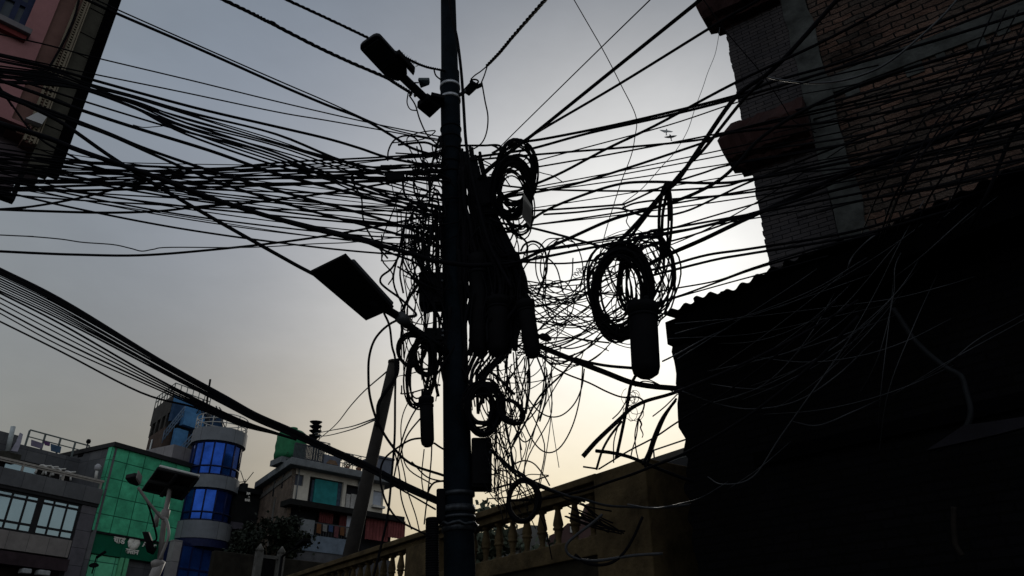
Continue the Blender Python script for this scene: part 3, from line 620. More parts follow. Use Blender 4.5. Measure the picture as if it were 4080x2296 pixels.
# pipes, laundry and a dish on the flats
p0 = FA.P(uW - 2.1, .5, zw0); MB().tube([p0, p0 + Vector((0, 0, zw1 - zw0))], .06, 6).build('drain_pipe', SLAB, fl)
p0 = FA.P(.75, .5, zw0); MB().tube([p0, p0 + Vector((0, 0, zw1 - zw0))], .05, 6).build('drain_pipe', SLAB, fl)
LA = [mat('washing_' + n_, c_, .95, .3, 5) for n_, c_ in (('orange', (.10, .045, .02)), ('white', (.14, .14, .135)), ('blue', (.03, .05, .11)), ('rose', (.09, .035, .04)))]
for k in range(8):
    u = uB0 + .9 + k * .42; h_ = random.uniform(.35, .75); mb = MB(); FA.poly(mb, [(u, zbt - .06), (u + .3, zbt - .06), (u + .33, zbt - .06 - h_), (u + .02, zbt - .06 - h_ * .93)], -.22, -.19)
    tag(mb.build('hung_washing', LA[k % 4]), ORD[k] + ' washed cloth from the balcony pier, over the balcony rail of the flats', 'laundry', 'washing on the flats balcony')
for k in range(5):
    c = FA.P(3.2 + k * .9, .35, zr + .0); r_ = random.uniform(.14, .22); e_ = empty('roof_flowerpot', tuple(c), 0, ORD[k] + ' small potted plant along the flats roof edge from the dark railing', 'plant pot', 'pots on the flats roof')
    MB().lathe(c, (0, 0, 1), [(0, r_ * .7), (r_ * 1.4, r_)], 10).build('pot', mat('dull_terracotta', (.12, .06, .04), .9, .3, 4), e_); mb = MB()
    for j in range(40):
        q = c + Vector((random.gauss(0, .14), random.gauss(0, .14), r_ * 1.4 + abs(random.gauss(.1, .18)))); a = Vector((random.gauss(0, 1), random.gauss(0, 1), random.gauss(0, 1))).normalized() * .12; b = a.orthogonal().normalized() * .05; mb.add([q, q + a * .5 + b, q + a, q + a * .5 - b], [(0, 1, 2, 3)])
    mb.build('leaves', LEAF, e_)
# things on the roof of the flats
q = FA.rect(1158, 1733, 1232, 1796, 1.2)
mb = MB(); c = FA.P((q[0] + q[1]) / 2 - .1, 2.2, zr + .4)
GT = mat('green_tank_plastic', (.02, .13, .06), .6, .3, 3)
e_ = empty('water_tank', tuple(c), 0, 'green round water tank on the roof of the flats', 'water tank')
MB().lathe(c, (0, 0, 1), [(0, 1.0), (.3, 1.05), (.6, 1.0), (.9, 1.05), (1.3, 1.0), (1.7, 1.02), (1.95, .7), (2.05, .3)], 20).build('tank_body', GT, e_); MB().lathe(c + Vector((0, 0, 2.05)), (0, 0, 1), [(0, .3), (.18, .28), (.2, .02)], 12).build('lid', GT, e_)
mb = MB(); FA.box(mb, q[0] - .3, q[1] - .1, 1.4, 3, zr, zr + .38); tag(mb.build('tank_plinth', SLAB), 'grey plinth carrying the green water tank', 'plinth')
a = FA.W(1252, 1776, .8); b = FA.W(1258, 1694, .8)
e_ = empty('roof_siren', tuple(a), 0, 'mast of stacked dark horn loudspeakers on the flats roof', 'loudspeakers')
MB().tube([a - Vector((0, 0, 1)), b], .06, 6).build('mast', DARK, e_)
for k in range(4): p = a.lerp(b, .25 + k * .22); MB().lathe(p, (0, -.1, 1), [(0, .12), (.12, .16), (.3, .40), (.36, .42), (.37, .05)], 12).build('horn', DARK, e_)
mb = MB(); p0 = b + Vector((.35, 0, 0)); mb.tube([b, p0, p0 - Vector((0, 0, 1.5))], .03, 5); mb.build('bracket', STEEL, e_)
mb = MB(); FA.box(mb, .0, FA.hit(1290, 1840)[0], .05, .12, zr + .95, zr + 1.03); FA.box(mb, 0, FA.hit(1290, 1840)[0], .05, .12, zr + .08, zr + .14)
u = FA.hit(1290, 1840)[0]
for k in range(24): x = u * k / 23; FA.box(mb, x - .03, x + .03, .06, .11, zr, zr + .95)
tag(mb.build('roof_balustrade', mat('dark_blue_rail', (.045, .05, .06), .7, .3, 4)), 'dark upright-barred railing along the flats roof edge', 'railing')
q = FA.rect(1286, 1812, 1350, 1858, .3); mb = MB(); FA.box(mb, q[0], q[1], .1, .35, zr + .003, q[3]); o = tag(mb.build('roof_panel', mat('slate_panel', (.10, .11, .14), .8, .3, 3), bevel=.03), 'slate panel with brown figure patch on the flats roof edge', 'panel')
mb = MB(); m_ = (q[0] + q[1]) / 2; FA.poly(mb, [(m_ - .45, zr + .1), (m_ + .45, zr + .1), (m_ + .25, q[3] - .3), (m_ - .2, q[3] - .3)], .07, .097); mb.build('brown_patch', mat('brown_cloth', (.14, .09, .06), .9, .4, 4), o)
def wire_frame(name, label, px, d0, d1, nx):
    q = FA.rect(*px, d0); mb = MB()
    for d in (d0, d1):
        for z in (zr + .02, (zr + q[3]) / 2, q[3]): mb.tube([FA.P(q[0], d, z), FA.P(q[1], d, z)], .035, 5)
        for k in range(nx + 1): x = q[0] + (q[1] - q[0]) * k / nx; mb.tube([FA.P(x, d, zr), FA.P(x, d, q[3])], .03, 5)
    for k in range(nx + 1): x = q[0] + (q[1] - q[0]) * k / nx; mb.tube([FA.P(x, d0, q[3]), FA.P(x, d1, q[3])], .03, 5)
    return tag(mb.build(name, mat('thin_pale_steel', (.16, .16, .16), .6, .2, 4)), label, 'frame')
wire_frame('rooftop_cage', 'open wire cage frame on the roof beside the leaning pole', (1378, 1806, 1555, 1860), .8, 3.2, 6)
wire_frame('roof_rack', 'small bent pipe rack beside the stacked loudspeakers', (1275, 1760, 1310, 1815), .6, 1.0, 1)
q = FA.rect(1500, 1826, 1553, 1888, .6); mb = MB(); FA.box(mb, q[0], q[1], .4, 2.4, zr + .003, q[3]); FA.box(mb, q[0] - .15, q[1] + .15, .3, 2.5, q[3] + .003, q[3] + .15); tag(mb.build('roof_hut', mat('slate_panel', (0, 0, 0)), bevel=.02), 'small slate grey hut at the roof end of the flats', 'hut')
for k, (x, y0, y1) in enumerate(((1083, 1850, 1786), (1116, 1830, 1790))):
    a = A + sd * (3.6 - 1.8 * k); zb_ = zr - .8 - 0.2 * (1 - k); tag(MB().tube([Vector((a.x, a.y, zb_ - .6)), Vector((a.x, a.y, zb_ + 2.0 - .6 * k))], .09, 6).build('roof_post', STEEL), ('taller' if k == 0 else 'shorter') + ' pipe stub rising from the brick side wall top of the flats', 'pipe')
mb = MB(); p = A + sd * .9
for k in range(70):
    q = p + Vector((random.gauss(0, .25), random.gauss(0, .25), zr + .1 + abs(random.gauss(0, .45)))); a = Vector((random.gauss(0, 1), random.gauss(0, 1), random.gauss(0, 1))).normalized() * .14; b = a.orthogonal().normalized() * .06
    mb.add([q, q + a * .5 + b, q + a, q + a * .5 - b], [(0, 1, 2, 3)])
for k in range(6): mb.tube([p + Vector((0, 0, zr - .3)), p + Vector((random.gauss(0, .2), random.gauss(0, .2), zr + .8))], .015, 4)
tag(mb.build('roof_plant', LEAF), 'wispy plant at the roof corner beside the green tank', 'plant')

# ------------------------------------------------------------------ pink building, upper storeys (left edge)
FP = Fac(at(320, 340, 12), 45.8)
pk = FP.root('pink_building', 'pink painted building with blue window and carved cornice strip', 'building')
PINK = mat('pink_render', (.26, .125, .13), .9, .2, 1.2, bump=.2); BRN = mat('terracotta_render', (.13, .072, .062), .9, .25, 1.5, bump=.2); OLV = mat('olive_plaster', (.055, .052, .042), .95, .35, 2, bump=.4, bscale=12)
MOULD = mat('ochre_moulding', (.16, .135, .10), .8, .25, 6)
def pu(px, d=0): return FP.hit(px, 171, d)[0]
zb = FP.hit(165, 690)[1]; zt = 19.0
u_p, u_b, u_o, u_k, u_e = pu(169), pu(240), pu(299), pu(383), pu(410)
zpk = FP.hit(60, 500)[1]
WR = FP.rect(0, -60, 118, 122); WRr = (FP.hit(-90, 60)[0], FP.hit(118, 60)[0], FP.hit(60, 112)[1], FP.hit(60, 112)[1] + 1.5)
mb = MB(); wall_holes(FP, mb, -7, u_p, zpk, zt, [WRr], 0, .2); mb.build('pink_wall', PINK, pk)
mb = MB(); FP.box(mb, -7, u_p - .02, .3, 1.2, zpk + .3, zt - .1); mb.build('room_core', DARK, pk)
FP_B = mat('deep_blue_frame', (.012, .018, .05), .6, .3, 5)
window(FP, pk, WRr, .16, 3, (.5, .5), .11, FP_B, mat('dim_room_glass', (.05, .06, .075), .15, .3, 3), .1)
mb = MB(); FP.box(mb, WRr[0] - .15, WRr[1] + .14, -.22, 0.02, WRr[2] - .14, WRr[2] - .003); mb.build('window_sill', mat('grey_sill', (.13, .12, .13), .9, .3, 4), pk, bevel=.01)
mb = MB(); FP.box(mb, WRr[0] - .1, WRr[1] + .1, -.12, 0.02, WRr[2] - .26, WRr[2] - .143); mb.build('sill_apron', mat('dark_red_paint', (.14, .03, .03), .8, .3, 4), pk)
mb = MB(); FP.box(mb, u_p, u_b, .06, .4, zpk - .1, zt); mb.build('terracotta_strip', BRN, pk)
mb = MB(); FP.box(mb, u_b, u_o, -.05, .4, zpk - .3, zt); mb.build('cornice_strip', BRN, pk)
mb = MB()
for a, b, dd in ((0, .045, -.12), (.10, .13, -.09), (u_o - u_b - .075, u_o - u_b - .035, -.11), (u_o - u_b - .022, u_o - u_b, -.13)): FP.box(mb, u_b + a, u_b + b, dd, -.052, zpk - .3, zt)
z = zpk - .25
while z < zt - .1:
    FP.box(mb, u_o - .135, u_o - .08, -.10, -.052, z, z + .035); z += .075
z = zpk - .25
while z < zpk + 2.2: FP.box(mb, u_b + .048, u_b + .085, -.09, -.052, z, z + .03); z += .075
mb.build('dentil_moulding', MOULD, pk)
mb = MB(); FP.box(mb, u_o, u_k, .02, .2, zb, zt); mb.build('olive_panel', OLV, pk)
mb = MB(); z = zb + .5
while z < zt: FP.box(mb, u_o + .01, u_k, .006, .0185, z, z + .012); z += random.uniform(.55, .8)
mb.build('panel_joint', DARK, pk)
mb = MB(); FP.box(mb, u_k - .04, u_e + .05, -.10, .018, zb - .02, zt); mb.build('corner_board', mat('black_board', (.0012, .0012, .0015), .9, .2, 4, spec=.01), pk)
ub2 = FP.hit(100, 690)[0]; mb = MB(); zz2 = FP.hit(64, 800)[1]; FP.box(mb, -7, ub2 - .08, .22, .30, zz2 + .09, zpk - .32); FP.box(mb, -7, u_k - .1, .42, .52, zb - .05, zpk + 1.2); mb.build('lower_wall', mat('mauve_render', (.075, .06, .068), .9, .3, 1.5), pk)
mb = MB(); FP.box(mb, ub2 - .07, ub2, .0, .2, zz2, zb - .023); FP.box(mb, -7, ub2 - .073, .0, .2, zz2, zz2 + .08); mb.build('lower_frame', DARK, pk)
mb = MB(); uc = FP.hit(-330, 820)[0]; FP.box(mb, uc - 5, uc, .45, 1.4, 0, zz2 + .119); mb.build('ground_core', mat('mauve_render', (0, 0, 0)), pk)
r = FP.rect(110, 445, 158, 512, -.1); mb = MB(); FP.poly(mb, [(r[0], r[2]), (r[1], r[2] + .02), (r[1] + .05, r[2] + .35), (r[0] + .55 * (r[1] - r[0]), r[3])], -.25, .0); mb.build('white_bracket', mat('white_metal', (.36, .36, .37), .6, .15, 3), pk)
mb = MB(); r = FP.rect(0, 505, 120, 520, -.1); FP.box(mb, r[0] - 2, r[1], -.12, -.003, zpk - .02, zpk + .05); mb.build('string_course', PINK, pk)
a = FP.W(318, -10, -.3); pts = [FP.W(x, y, -.14) for x, y in ((318, -20), (300, 60), (262, 150), (222, 225), (195, 270))]
tag(MB().tube(crom(pts, 6), .022, 6).build('conduit_cable', CABLE), 'black cable clipped down the terracotta strip of the pink building', 'cable')

# ------------------------------------------------------------------ brick building on the right
FR = Fac(at(2970, 550, 9.5), 124)
rb = FR.root('brick_building', 'tall unplastered brick building with concrete frame and red cornices', 'building')
BR_R = mat_brick('rough_red_brick', (.085, .050, .038), (.044, .036, .031), (.006, .006, .006), .31, .108, .013, .5, .95, 1.0, .045, .85, .075, .9)
BR_P = mat_brick('fine_grey_brick', (.040, .036, .037), (.032, .030, .033), (.007, .007, .008), .26, .072, .007, .5, .9, .8, .015, .4, .008, 1.2)
CONC = mat('rough_concrete', (.040, .043, .042), .95, .7, 2.6, bump=.7, bscale=14)
REDC = mat('red_oxide_plaster', (.020, .0085, .008), .9, .45, 2.5, bump=.5, bscale=20)
uc0 = (FR.hit(3114, 0)[0] + FR.hit(3296, 766)[0]) / 2; uc1 = (FR.hit(3216, 0)[0] + FR.hit(3410, 766)[0]) / 2
zt = 17.0
mb = MB(); ed = []; z = 0
while z < zt: j = random.uniform(-.012, .012); ed += [(j, z), (j, z + .07)]; z += .075
FR.poly(mb, ed + [(uc0, zt), (uc0, 0)], 0, 5); mb.build('brick_pier', BR_P, rb)
mb = MB()
zj = [k * .35 for k in range(int(zt / .35) + 1)]
FR.poly(mb, [(uc0 + random.uniform(-.03, .02), z) for z in zj] + [(uc1 + random.uniform(-.02, .05), z) for z in reversed(zj)], -.02, .5)
o = mb.build('concrete_column', CONC, rb)
zbm = [(FR.hit(3300, 350)[1] + FR.hit(3900, 95)[1]) / 2]
zbm = [zbm[0] - 3.05, zbm[0], zbm[0] + 3.05]
mb = MB(); FR.box(mb, uc1, 9, .05, 6, 0, zt); mb.build('brick_infill', BR_R, rb)
for z in zbm: mb = MB(); FR.box(mb, uc1 + .003, 9, .01, 5, z - .17, z + .17); mb.build('concrete_beam', CONC, rb, bevel=.01)
for z in zbm[:2]:
    for k in range(7):
        u = uc1 + .1 + k * .42 + random.uniform(0, .1); mb = MB(); FR.box(mb, u, u + random.uniform(.1, .3), .03, .05, z - .17 - random.uniform(.05, .25), z - .172); mb.build('mortar_smear', CONC, rb, bevel=.006)
prof = [(-.02, .34), (.10, .40), (.16, .30), (.30, .28), (.36, .12), (.44, .08), (.52, .26), (.60, .22), (.66, -.02)]
def cornice(zc):
    mb = MB(); H_ = .95
    pr = [(0.0, -.02), (.0, .03), (.16, .05), (.18, .14), (.30, .18), (.33, .30), (.38, .55), (.34, .60), (.16, .92), (0.0, .95)]   # outwards, up
    n = len(pr); ns = 16; rows = [[FR.P(-q[0] * .95 + random.uniform(-.02, .02), .15, zc + q[1]) for q in pr]]
    for k in range(ns + 1):
        f = k / ns
        rows.append([FR.P(-q[0] * .95 * (1 - f) + (uc0 - .02) * f, -q[0] + random.uniform(-.025, .025) * (q[0] > .05), zc + q[1] + random.uniform(-.022, .022)) for q in pr])
    fs = []
    for k in range(len(rows) - 1):
        for i in range(n - 1): fs.append((k * n + i, (k + 1) * n + i, (k + 1) * n + i + 1, k * n + i + 1))
    fs.append(tuple(range(len(rows) * n - n, len(rows) * n)))
    mb.add([p for r_ in rows for p in r_], fs); return mb.build('cornice', REDC, rb)
zc0 = FR.hit(2985, 688)[1]
for k in (-1, 0, 1, 2): cornice(zc0 + 3.0 * k + (.12 if k == 1 else 0))

# ------------------------------------------------------------------ dark shed with corrugated roof
FS = Fac(at(2690, 1500, 7.5), 137.5)
sh = FS.root('shed', 'black timber shed with a wavy corrugated roof edge', 'shed')
SOOT = mat_brick('shaded_brick', (.0024, .0023, .0032), (.0012, .0012, .0017), (.0007, .0007, .0009), .24, .075, .012, .5, .9, .6, .01, .6)  # deep shade of the backlit shed is put into its brick and timber colours
SHED_TIMBER = mat('shaded_timber', (.0012, .0012, .0016), .9, .5, 4, bump=.4, spec=.02)
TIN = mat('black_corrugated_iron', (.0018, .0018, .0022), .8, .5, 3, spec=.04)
ze = FS.hit(3200, 1035, -.45)[1]
pts = []; zz_ = 0
while zz_ < ze - .1:
    pts.append((random.uniform(-.05, .05), zz_)); zz_ += random.uniform(.05, .14)
pts.append((0, ze - .1))
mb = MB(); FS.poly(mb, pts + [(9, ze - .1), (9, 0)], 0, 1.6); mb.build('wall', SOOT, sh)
uE0 = FS.hit(2640, 1330, -.45)[0]
mb = MB(); FS.box(mb, uE0 + .02, 9, -.42, -.30, ze - .32, ze - .06); mb.build('fascia_board', SHED_TIMBER, sh, bevel=.01)
mb = MB()
for k in range(15): x = uE0 + .05 + k * .62; FS.box(mb, x, x + .07, -.295, 1.5, ze - .22, ze - .1)
mb.build('rafter', SHED_TIMBER, sh)
vs = []; fs = []; n = 500; edge = [random.uniform(-.03, .03) for _ in range(60)]
for k in range(n + 1):
    u = uE0 + (9 - uE0) * k / n; wv = .022 * math.sin(2 * math.pi * u / .165) + .012 * math.sin(u * 9.1 + 1) + .018 * math.sin(u * 4.3)
    j = u / .33 - math.floor(uE0 / .33); i = int(j); d0 = -.5 + (edge[i % 60])
    for d, dz in ((d0, 0), (1.9, .30)): vs += [FS.P(u, d, ze + wv + dz), FS.P(u, d, ze + wv + dz - .012)]
for k in range(n):
    a = 4 * k; b = a + 4; fs += [(a, b, b + 2, a + 2), (a + 1, a + 3, b + 3, b + 1), (a, a + 1, b + 1, b)]
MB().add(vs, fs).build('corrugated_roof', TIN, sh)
mb = MB()
for z in (2.2, 3.4): FS.box(mb, .8, 8.9, -.06, -.003, z, z + .12)
mb.build('timber_rail', SHED_TIMBER, sh)
r = FS.rect(3860, 1690, 4080, 1800, -.5); mb = MB(); FS.poly(mb, [FS.hit(*p, -.5) for p in ((3700, 1800), (3850, 1700), (3930, 1690), (4200, 1650), (4200, 1680), (3990, 1735), (3880, 1760))], -.55, -.5)
tag(mb.build('torn_tarpaulin', mat('dim_mauve_tarp', (.006, .0055, .008), .8, .4, 3, spec=.1), loc=None), 'torn dull mauve tarpaulin hanging on the black shed front', 'tarpaulin')
a = [FS.W(*p, -.35) for p in ((3560, 1230), (3600, 1290), (3640, 1350), (3700, 1410), (3770, 1465), (3830, 1500), (3850, 1560), (3868, 1640), (3850, 1700), (3800, 1750), (3730, 1795))]
tag(MB().tube(crom(a, 6), .022, 6).build('drain_hose', mat('grey_hose', (.006, .007, .009), .6, .4, 8)), 'kinked pale grey hose looping down the black shed front', 'hose')
mb = MB(); q = [FS.W(*p, -.3) for p in ((3801, 2020), (3800, 2080), (3806, 2160), (3815, 2185), (3835, 2215))]; tag(MB().tube(crom(q, 5), .02, 6).build('rusty_strip', mat('rusty_pale_metal', (.008, .006, .005), .8, .6, 9)), 'short bent rusty strip low on the shed front', 'strip')

# ------------------------------------------------------------------ balustrade terrace
FB = Fac(at(2507, 1848, 8.6), 146.6)
bl = FB.root('balustrade', 'weathered concrete terrace balustrade with turned balusters behind the pole', 'balustrade')
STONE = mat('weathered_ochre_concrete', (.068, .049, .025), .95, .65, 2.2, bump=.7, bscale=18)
zr1 = FB.hit(2507, 1848)[1]; zr0 = FB.hit(2320, 1972)[1]; zl1 = FB.hit(2211, 2174)[1]; zl0 = zl1 - .22
up = FB.hit(2394, 2050)[0]
mb = MB(); FB.box(mb, -16, up - .003, -.06, .34, zr0 + .10, zr1); FB.box(mb, -16, up - .003, .02, .26, zr0, zr0 + .097); mb.build('top_rail', STONE, bl, bevel=.012)
mb = MB(); FB.box(mb, -16, up - .003, -.04, .32, zl0, zl1); mb.build('bottom_rail', STONE, bl, bevel=.012)
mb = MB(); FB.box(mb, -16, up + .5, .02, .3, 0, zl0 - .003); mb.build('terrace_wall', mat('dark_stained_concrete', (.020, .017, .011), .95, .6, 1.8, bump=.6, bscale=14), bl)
mb = MB(); FB.box(mb, up, .35, -.09, 1.6, 0, zr1 - .02); mb.build('end_pier', STONE, bl, bevel=.015)
u1, u0 = FB.hit(1745, 2150)[0], FB.hit(1625, 2150)[0]
mb = MB(); FB.box(mb, u0, u1, -.03, .31, zl1 + .003, zr0 - .003); mb.build('pier', STONE, bl, bevel=.012)
us = [FB.hit(x, 2110, .14)[0] for x in (2043, 2101, 2163, 2235, 2302, 2365)]; sp = (us[-1] - us[0]) / 5
hB = zr0 - zl1; us = [us[-1] - sp * k for k in range(48)]
def baluster(u):
    mb = MB(); h = hB
    pr = [(0, .105), (.07 * h, .105), (.09 * h, .07), (.14 * h, .055), (.28 * h, .062), (.36 * h, .085), (.40 * h, .075), (.415 * h, .108), (.46 * h, .108), (.48 * h, .085), (.53 * h, .106), (.60 * h, .10), (.75 * h, .075), (.88 * h, .056), (.92 * h, .06), (.94 * h, .10), (h, .105)]
    b = FB.P(u, .14, zl1 + .002); h0 = h - .004
    mb.lathe(b, (0, 0, 1), [(x / h * h0, r * .66) for x, r in pr], 14); return mb.build('baluster', STONE, bl)
for u in us:
    if not (u0 - .1 < u < u1 + .1) and u > -14: baluster(u)

# ------------------------------------------------------------------ houses seen through and past the balustrade
def house(name, label, px, Y, az, pts, m, dep=6, gr=None):
    F = Fac(at(px[0], px[1], Y), az); h = F.root(name, label, 'house', gr); q = [F.hit(*p) for p in pts]
    mb = MB(); F.poly(mb, [(q[0][0], 0)] + q + [(q[-1][0], 0)], 0, dep); mb.build('wall', m, h); return F, h
HP = mat('dull_rose_render', (.07, .042, .04), .9, .3, 1); HG = mat('ash_render', (.10, .10, .095), .9, .4, 1)
F, h = house('rose_house', 'dull rose house seen between the balusters', (2190, 2130), 30, 90, ((2188, 2135), (2225, 2118), (2262, 2085), (2330, 2084), (2332, 2010), (2500, 1960)), HP)
mb = MB(); r = F.rect(2271, 2090, 2291, 2122, -.05); F.box(mb, r[0], r[1], -.06, -.003, r[2], r[3]); mb.build('window', mat('pale_pane', (.35, .35, .33), .5, .2, 3), h)
F, h = house('ash_house', 'ash grey house with pitched roof seen between the left balusters', (2060, 2105), 36, 85, ((1900, 2150), (1990, 2140), (2050, 2112), (2110, 2092), (2150, 2095), (2185, 2130)), HG)
mb = MB()
for y in (2140, 2165): F.poly(mb, [F.hit(2008, y, -.1), F.hit(2008, y + 9, -.1), F.hit(2095, y + 34, -.1), F.hit(2095, y + 22, -.1)], -.16, -.1)
mb.build('roof_band', FRAME_BLACK, h)
c = at(1985, 2215, 24); tree((c.x, c.y, 0), c, 1.3, 1.0, 1500, .22, 'grey green shrubby tree behind the lower balusters', mat('greyish_leaf', (.07, .085, .06), .8, .5, 1))
F = Fac(at(2602, 1806, 34), 146.6); h = F.root('pale_house', 'pale upper storey glimpsed between balustrade pier and black shed', 'house')
q = [F.hit(*p) for p in ((2604, 1818), (2740, 1772))]
u_ = F.hit(2760, 1800)[0]; zt_ = F.hit(2640, 1800)[1]; zl_ = F.hit(2660, 1868)[1]
mb = MB(); F.box(mb, 0, u_ + 1, 0, 5, 0, zt_ - .5); mb.build('wall', mat('pale_blue_render', (.62, .65, .70), .9, .3, 1.2), h)
mb = MB(); F.box(mb, -.3, u_ + 1, -.3, 5, zt_ - .497, zt_ - .25); mb.build('eave', mat('dark_eave', (.05, .045, .04), .9, .3, 2), h)
mb = MB(); mb.tube([F.P(0, 0, zt_ + .2), F.P(u_ + 1, 0, zt_ + .2)], .04, 5); mb.tube([F.P(.05, 0, zt_ - .25), F.P(.05, 0, zt_ + .2)], .04, 5); mb.build('rail', STEEL, h)
mb = MB(); F.box(mb, .6, u_ + 1, -.5, -.003, zl_ - .4, zl_ + .1); mb.build('lower_roof', FRAME_BLACK, h)
# ------------------------------------------------------------------ utility pole
PT, PB = at(1786, 0, 6.1), at(1832, 2296, 6.1)
def on_pole(z):
    t = (z - PB.z) / (PT.z - PB.z); return PB.lerp(PT, t) if 0 <= t <= 1 else PB + (PT - PB) * t
def pole_z(py): return at(1800, py, 6.1).z
base = on_pole(0)
up_ = empty('utility_pole', tuple(base), 0, 'dark round utility pole buried in a tangle of black cables', 'utility pole')
ax = (PT - PB).normalized(); Lh = 11.2
mb = MB(); zs = [0, 2.0, pole_z(1500), pole_z(700), pole_z(290), pole_z(285), pole_z(0), 11.0]
def prad(z): return .135 - .0055 * z
prof = []
for z in zs: prof.append(((on_pole(z) - base).length, prad(z) + (.012 if pole_z(600) < z < pole_z(288) else 0)))
mb.lathe(base, ax, prof, 28); mb.build('shaft', POLE, up_)
for py, hh in ((355, .035), (405, .035), (2045, .05), (2120, .05), (1980, .03), (2070, .02)):
    p = on_pole(pole_z(py)); mb = MB(); rr = prad(p.z) + .017; mb.lathe(p, ax, [(0, rr), (hh, rr)], 28); mb.build('strap', STRAP if py < 500 else mat('worn_dark_strap', (.03, .034, .04), .45, .7, 25, metal=.5), up_)
for k, py in enumerate((520, 560, 610, 660, 700)):
    p = on_pole(pole_z(py)); mb = MB(); rr = prad(p.z) + .008; mb.lathe(p, ax + Vector((random.uniform(-.1, .1), 0, 0)), [(0, rr), (.004, rr + .007), (.012, rr + .007), (.016, rr)], 24); mb.build('wrapped_wire', CABLE, up_)
mb = MB()
for py in (2095,):
    p = on_pole(pole_z(py)); rr = prad(p.z) + .03; mb.tube([p + Vector((rr * math.cos(a * .3), rr * math.sin(a * .3), .012 * math.sin(a * 2.1))) for a in range(21)], .012, 6, True)
mb.build('twisted_tie', mat('worn_dark_strap', (0, 0, 0)), up_)

def chamfer_slab(name, quad, th, m, parent, bevel=.02):
    q = [Vector(p) for p in quad]; n = (q[1] - q[0]).cross(q[2] - q[1]).normalized()
    if n.z < 0: n = -n
    return MB().prism(q, n * th).build(name, m, parent, bevel=bevel)
# upper LED lamp
pz = pole_z(425); pj = on_pole(pz)
lp = empty('street_lamp', tuple(pj), 0, 'upper flat rounded LED street lamp slanting from the pole beside the two straps', 'street lamp')
tip = at_z(1466, 165, 7.22); neck = at_z(1590, 300, 7.10); dirv = (neck - tip).normalized(); sd = dirv.cross(Vector((0, 0, 1))).normalized(); Ls = (neck - tip).length; Wd = px2m(tip, 58)
pts = []
for (f, wv) in ((-.02, .55), (.0, .80), (.05, .98), (.10, 1.0), (.78, 1.0), (.92, .9), (1.04, .66), (1.12, .44)): pts.append((f, wv))
outl = [tip + dirv * Ls * f + sd * Wd * wv for f, wv in pts] + [tip + dirv * Ls * f - sd * Wd * wv for f, wv in reversed(pts)]
MB().prism(outl, Vector((0, 0, .045))).build('lamp_head', mat('dark_grey_casting', (.004, .005, .007), .5, .3, 6, spec=.1), lp, bevel=.012)
q0 = tip + dirv * Ls * .62 + sd * Wd * 1.0
sg = 1 if (neck + sd).x > neck.x else -1
q0 = tip + dirv * Ls * .60 + sd * sg * Wd * .85
MB().prism([q0, q0 + sd * sg * .05, q0 + dirv * .24 + sd * sg * .05, q0 + dirv * .27], Vector((0, 0, .07))).build('driver_box', DARK, lp, bevel=.008)
q0 = tip + dirv * Ls * .08
MB().prism([q0 + sd * Wd * .78, q0 - sd * Wd * .78, q0 - sd * Wd * .78 + dirv * Ls * .6, q0 + sd * Wd * .78 + dirv * Ls * .6], Vector((0, 0, -.012))).build('lens', mat('dull_lens', (.006, .008, .010), .4, .2, 5, spec=.15), lp)
MB().tube([neck + Vector((0, 0, .02)), at_z(1690, 390, 7.06), pj], .046, 10).build('arm', DARK, lp)
MB().prism([at_z(1660, 430, 6.98), at_z(1712, 473, 6.95), at_z(1758, 430, 6.95), at_z(1700, 395, 6.98)], (0, 0, .09)).build('bracket_box', DARK, lp, bevel=.01)
MB().prism([at_z(1718, 380, 7.0), at_z(1770, 392, 7.0), at_z(1770, 430, 7.0), at_z(1712, 410, 7.0)], (0, 0, .05)).build('clamp_plate', DARK, lp, bevel=.008)
q = [at_z(1664, 318, 7.10), at_z(1709, 318, 7.10), at_z(1711, 340, 7.06), at_z(1676, 353, 7.06)]
MB().prism(q, (0, .03, .06)).build('sensor', mat('grey_sensor', (.03, .04, .045), .5, .3, 5), lp, bevel=.008)
MB().tube([at_z(1640, 330, 7.1), at_z(1668, 330, 7.1)], .008, 6).build('sensor_stem', DARK, lp)
for x, y in ((1634, 372), (1652, 376)): MB().lathe(at_z(x, y, 7.08), (.3, .2, -1), [(0, .014), (.03, .014), (.032, .004)], 8).build('bolt', STEEL, lp)
# lower flat solar floodlight
fl2 = empty('flood_lamp', tuple(on_pole(pole_z(1410))), 0, 'lower large flat rectangular lamp panel on a slanted arm left of the pole', 'flood lamp')
a, b, c, d = at(1232, 1088, 5.20), at(1371, 1020, 4.95), at(1565, 1232, 5.42), at(1458, 1279, 5.62)
nrm = (b - a).cross(c - b).normalized(); nrm = nrm if nrm.z > 0 else -nrm
chamfer_slab('panel', (a, b, c, d), .035, mat('matt_black_panel', (.0015, .0015, .002), .8, .3, 5), fl2, .004)
rt = (b - a).normalized(); lg = (c - b).normalized()
MB().prism([b + nrm * .037 + lg * .10 - rt * .02, b + nrm * .037 + lg * .02 - rt * .3, d + nrm * .037 - lg * .05 + rt * .05, c + nrm * .037 - rt * .02], nrm * .05).build('rear_housing', mat('dim_grey_housing', (.03, .032, .036), .6, .3, 5), fl2, bevel=.01)
MB().tube([(c * .6 + d * .4) + nrm * .02 - lg * .15, at(1610, 1275, 5.6), at(1700, 1370, 5.85), on_pole(pole_z(1420))], .035, 10).build('arm', DARK, fl2)
MB().tube([at(1592, 1262, 5.52), at(1626, 1290, 5.65)], .05, 8).build('collar', STEEL, fl2)
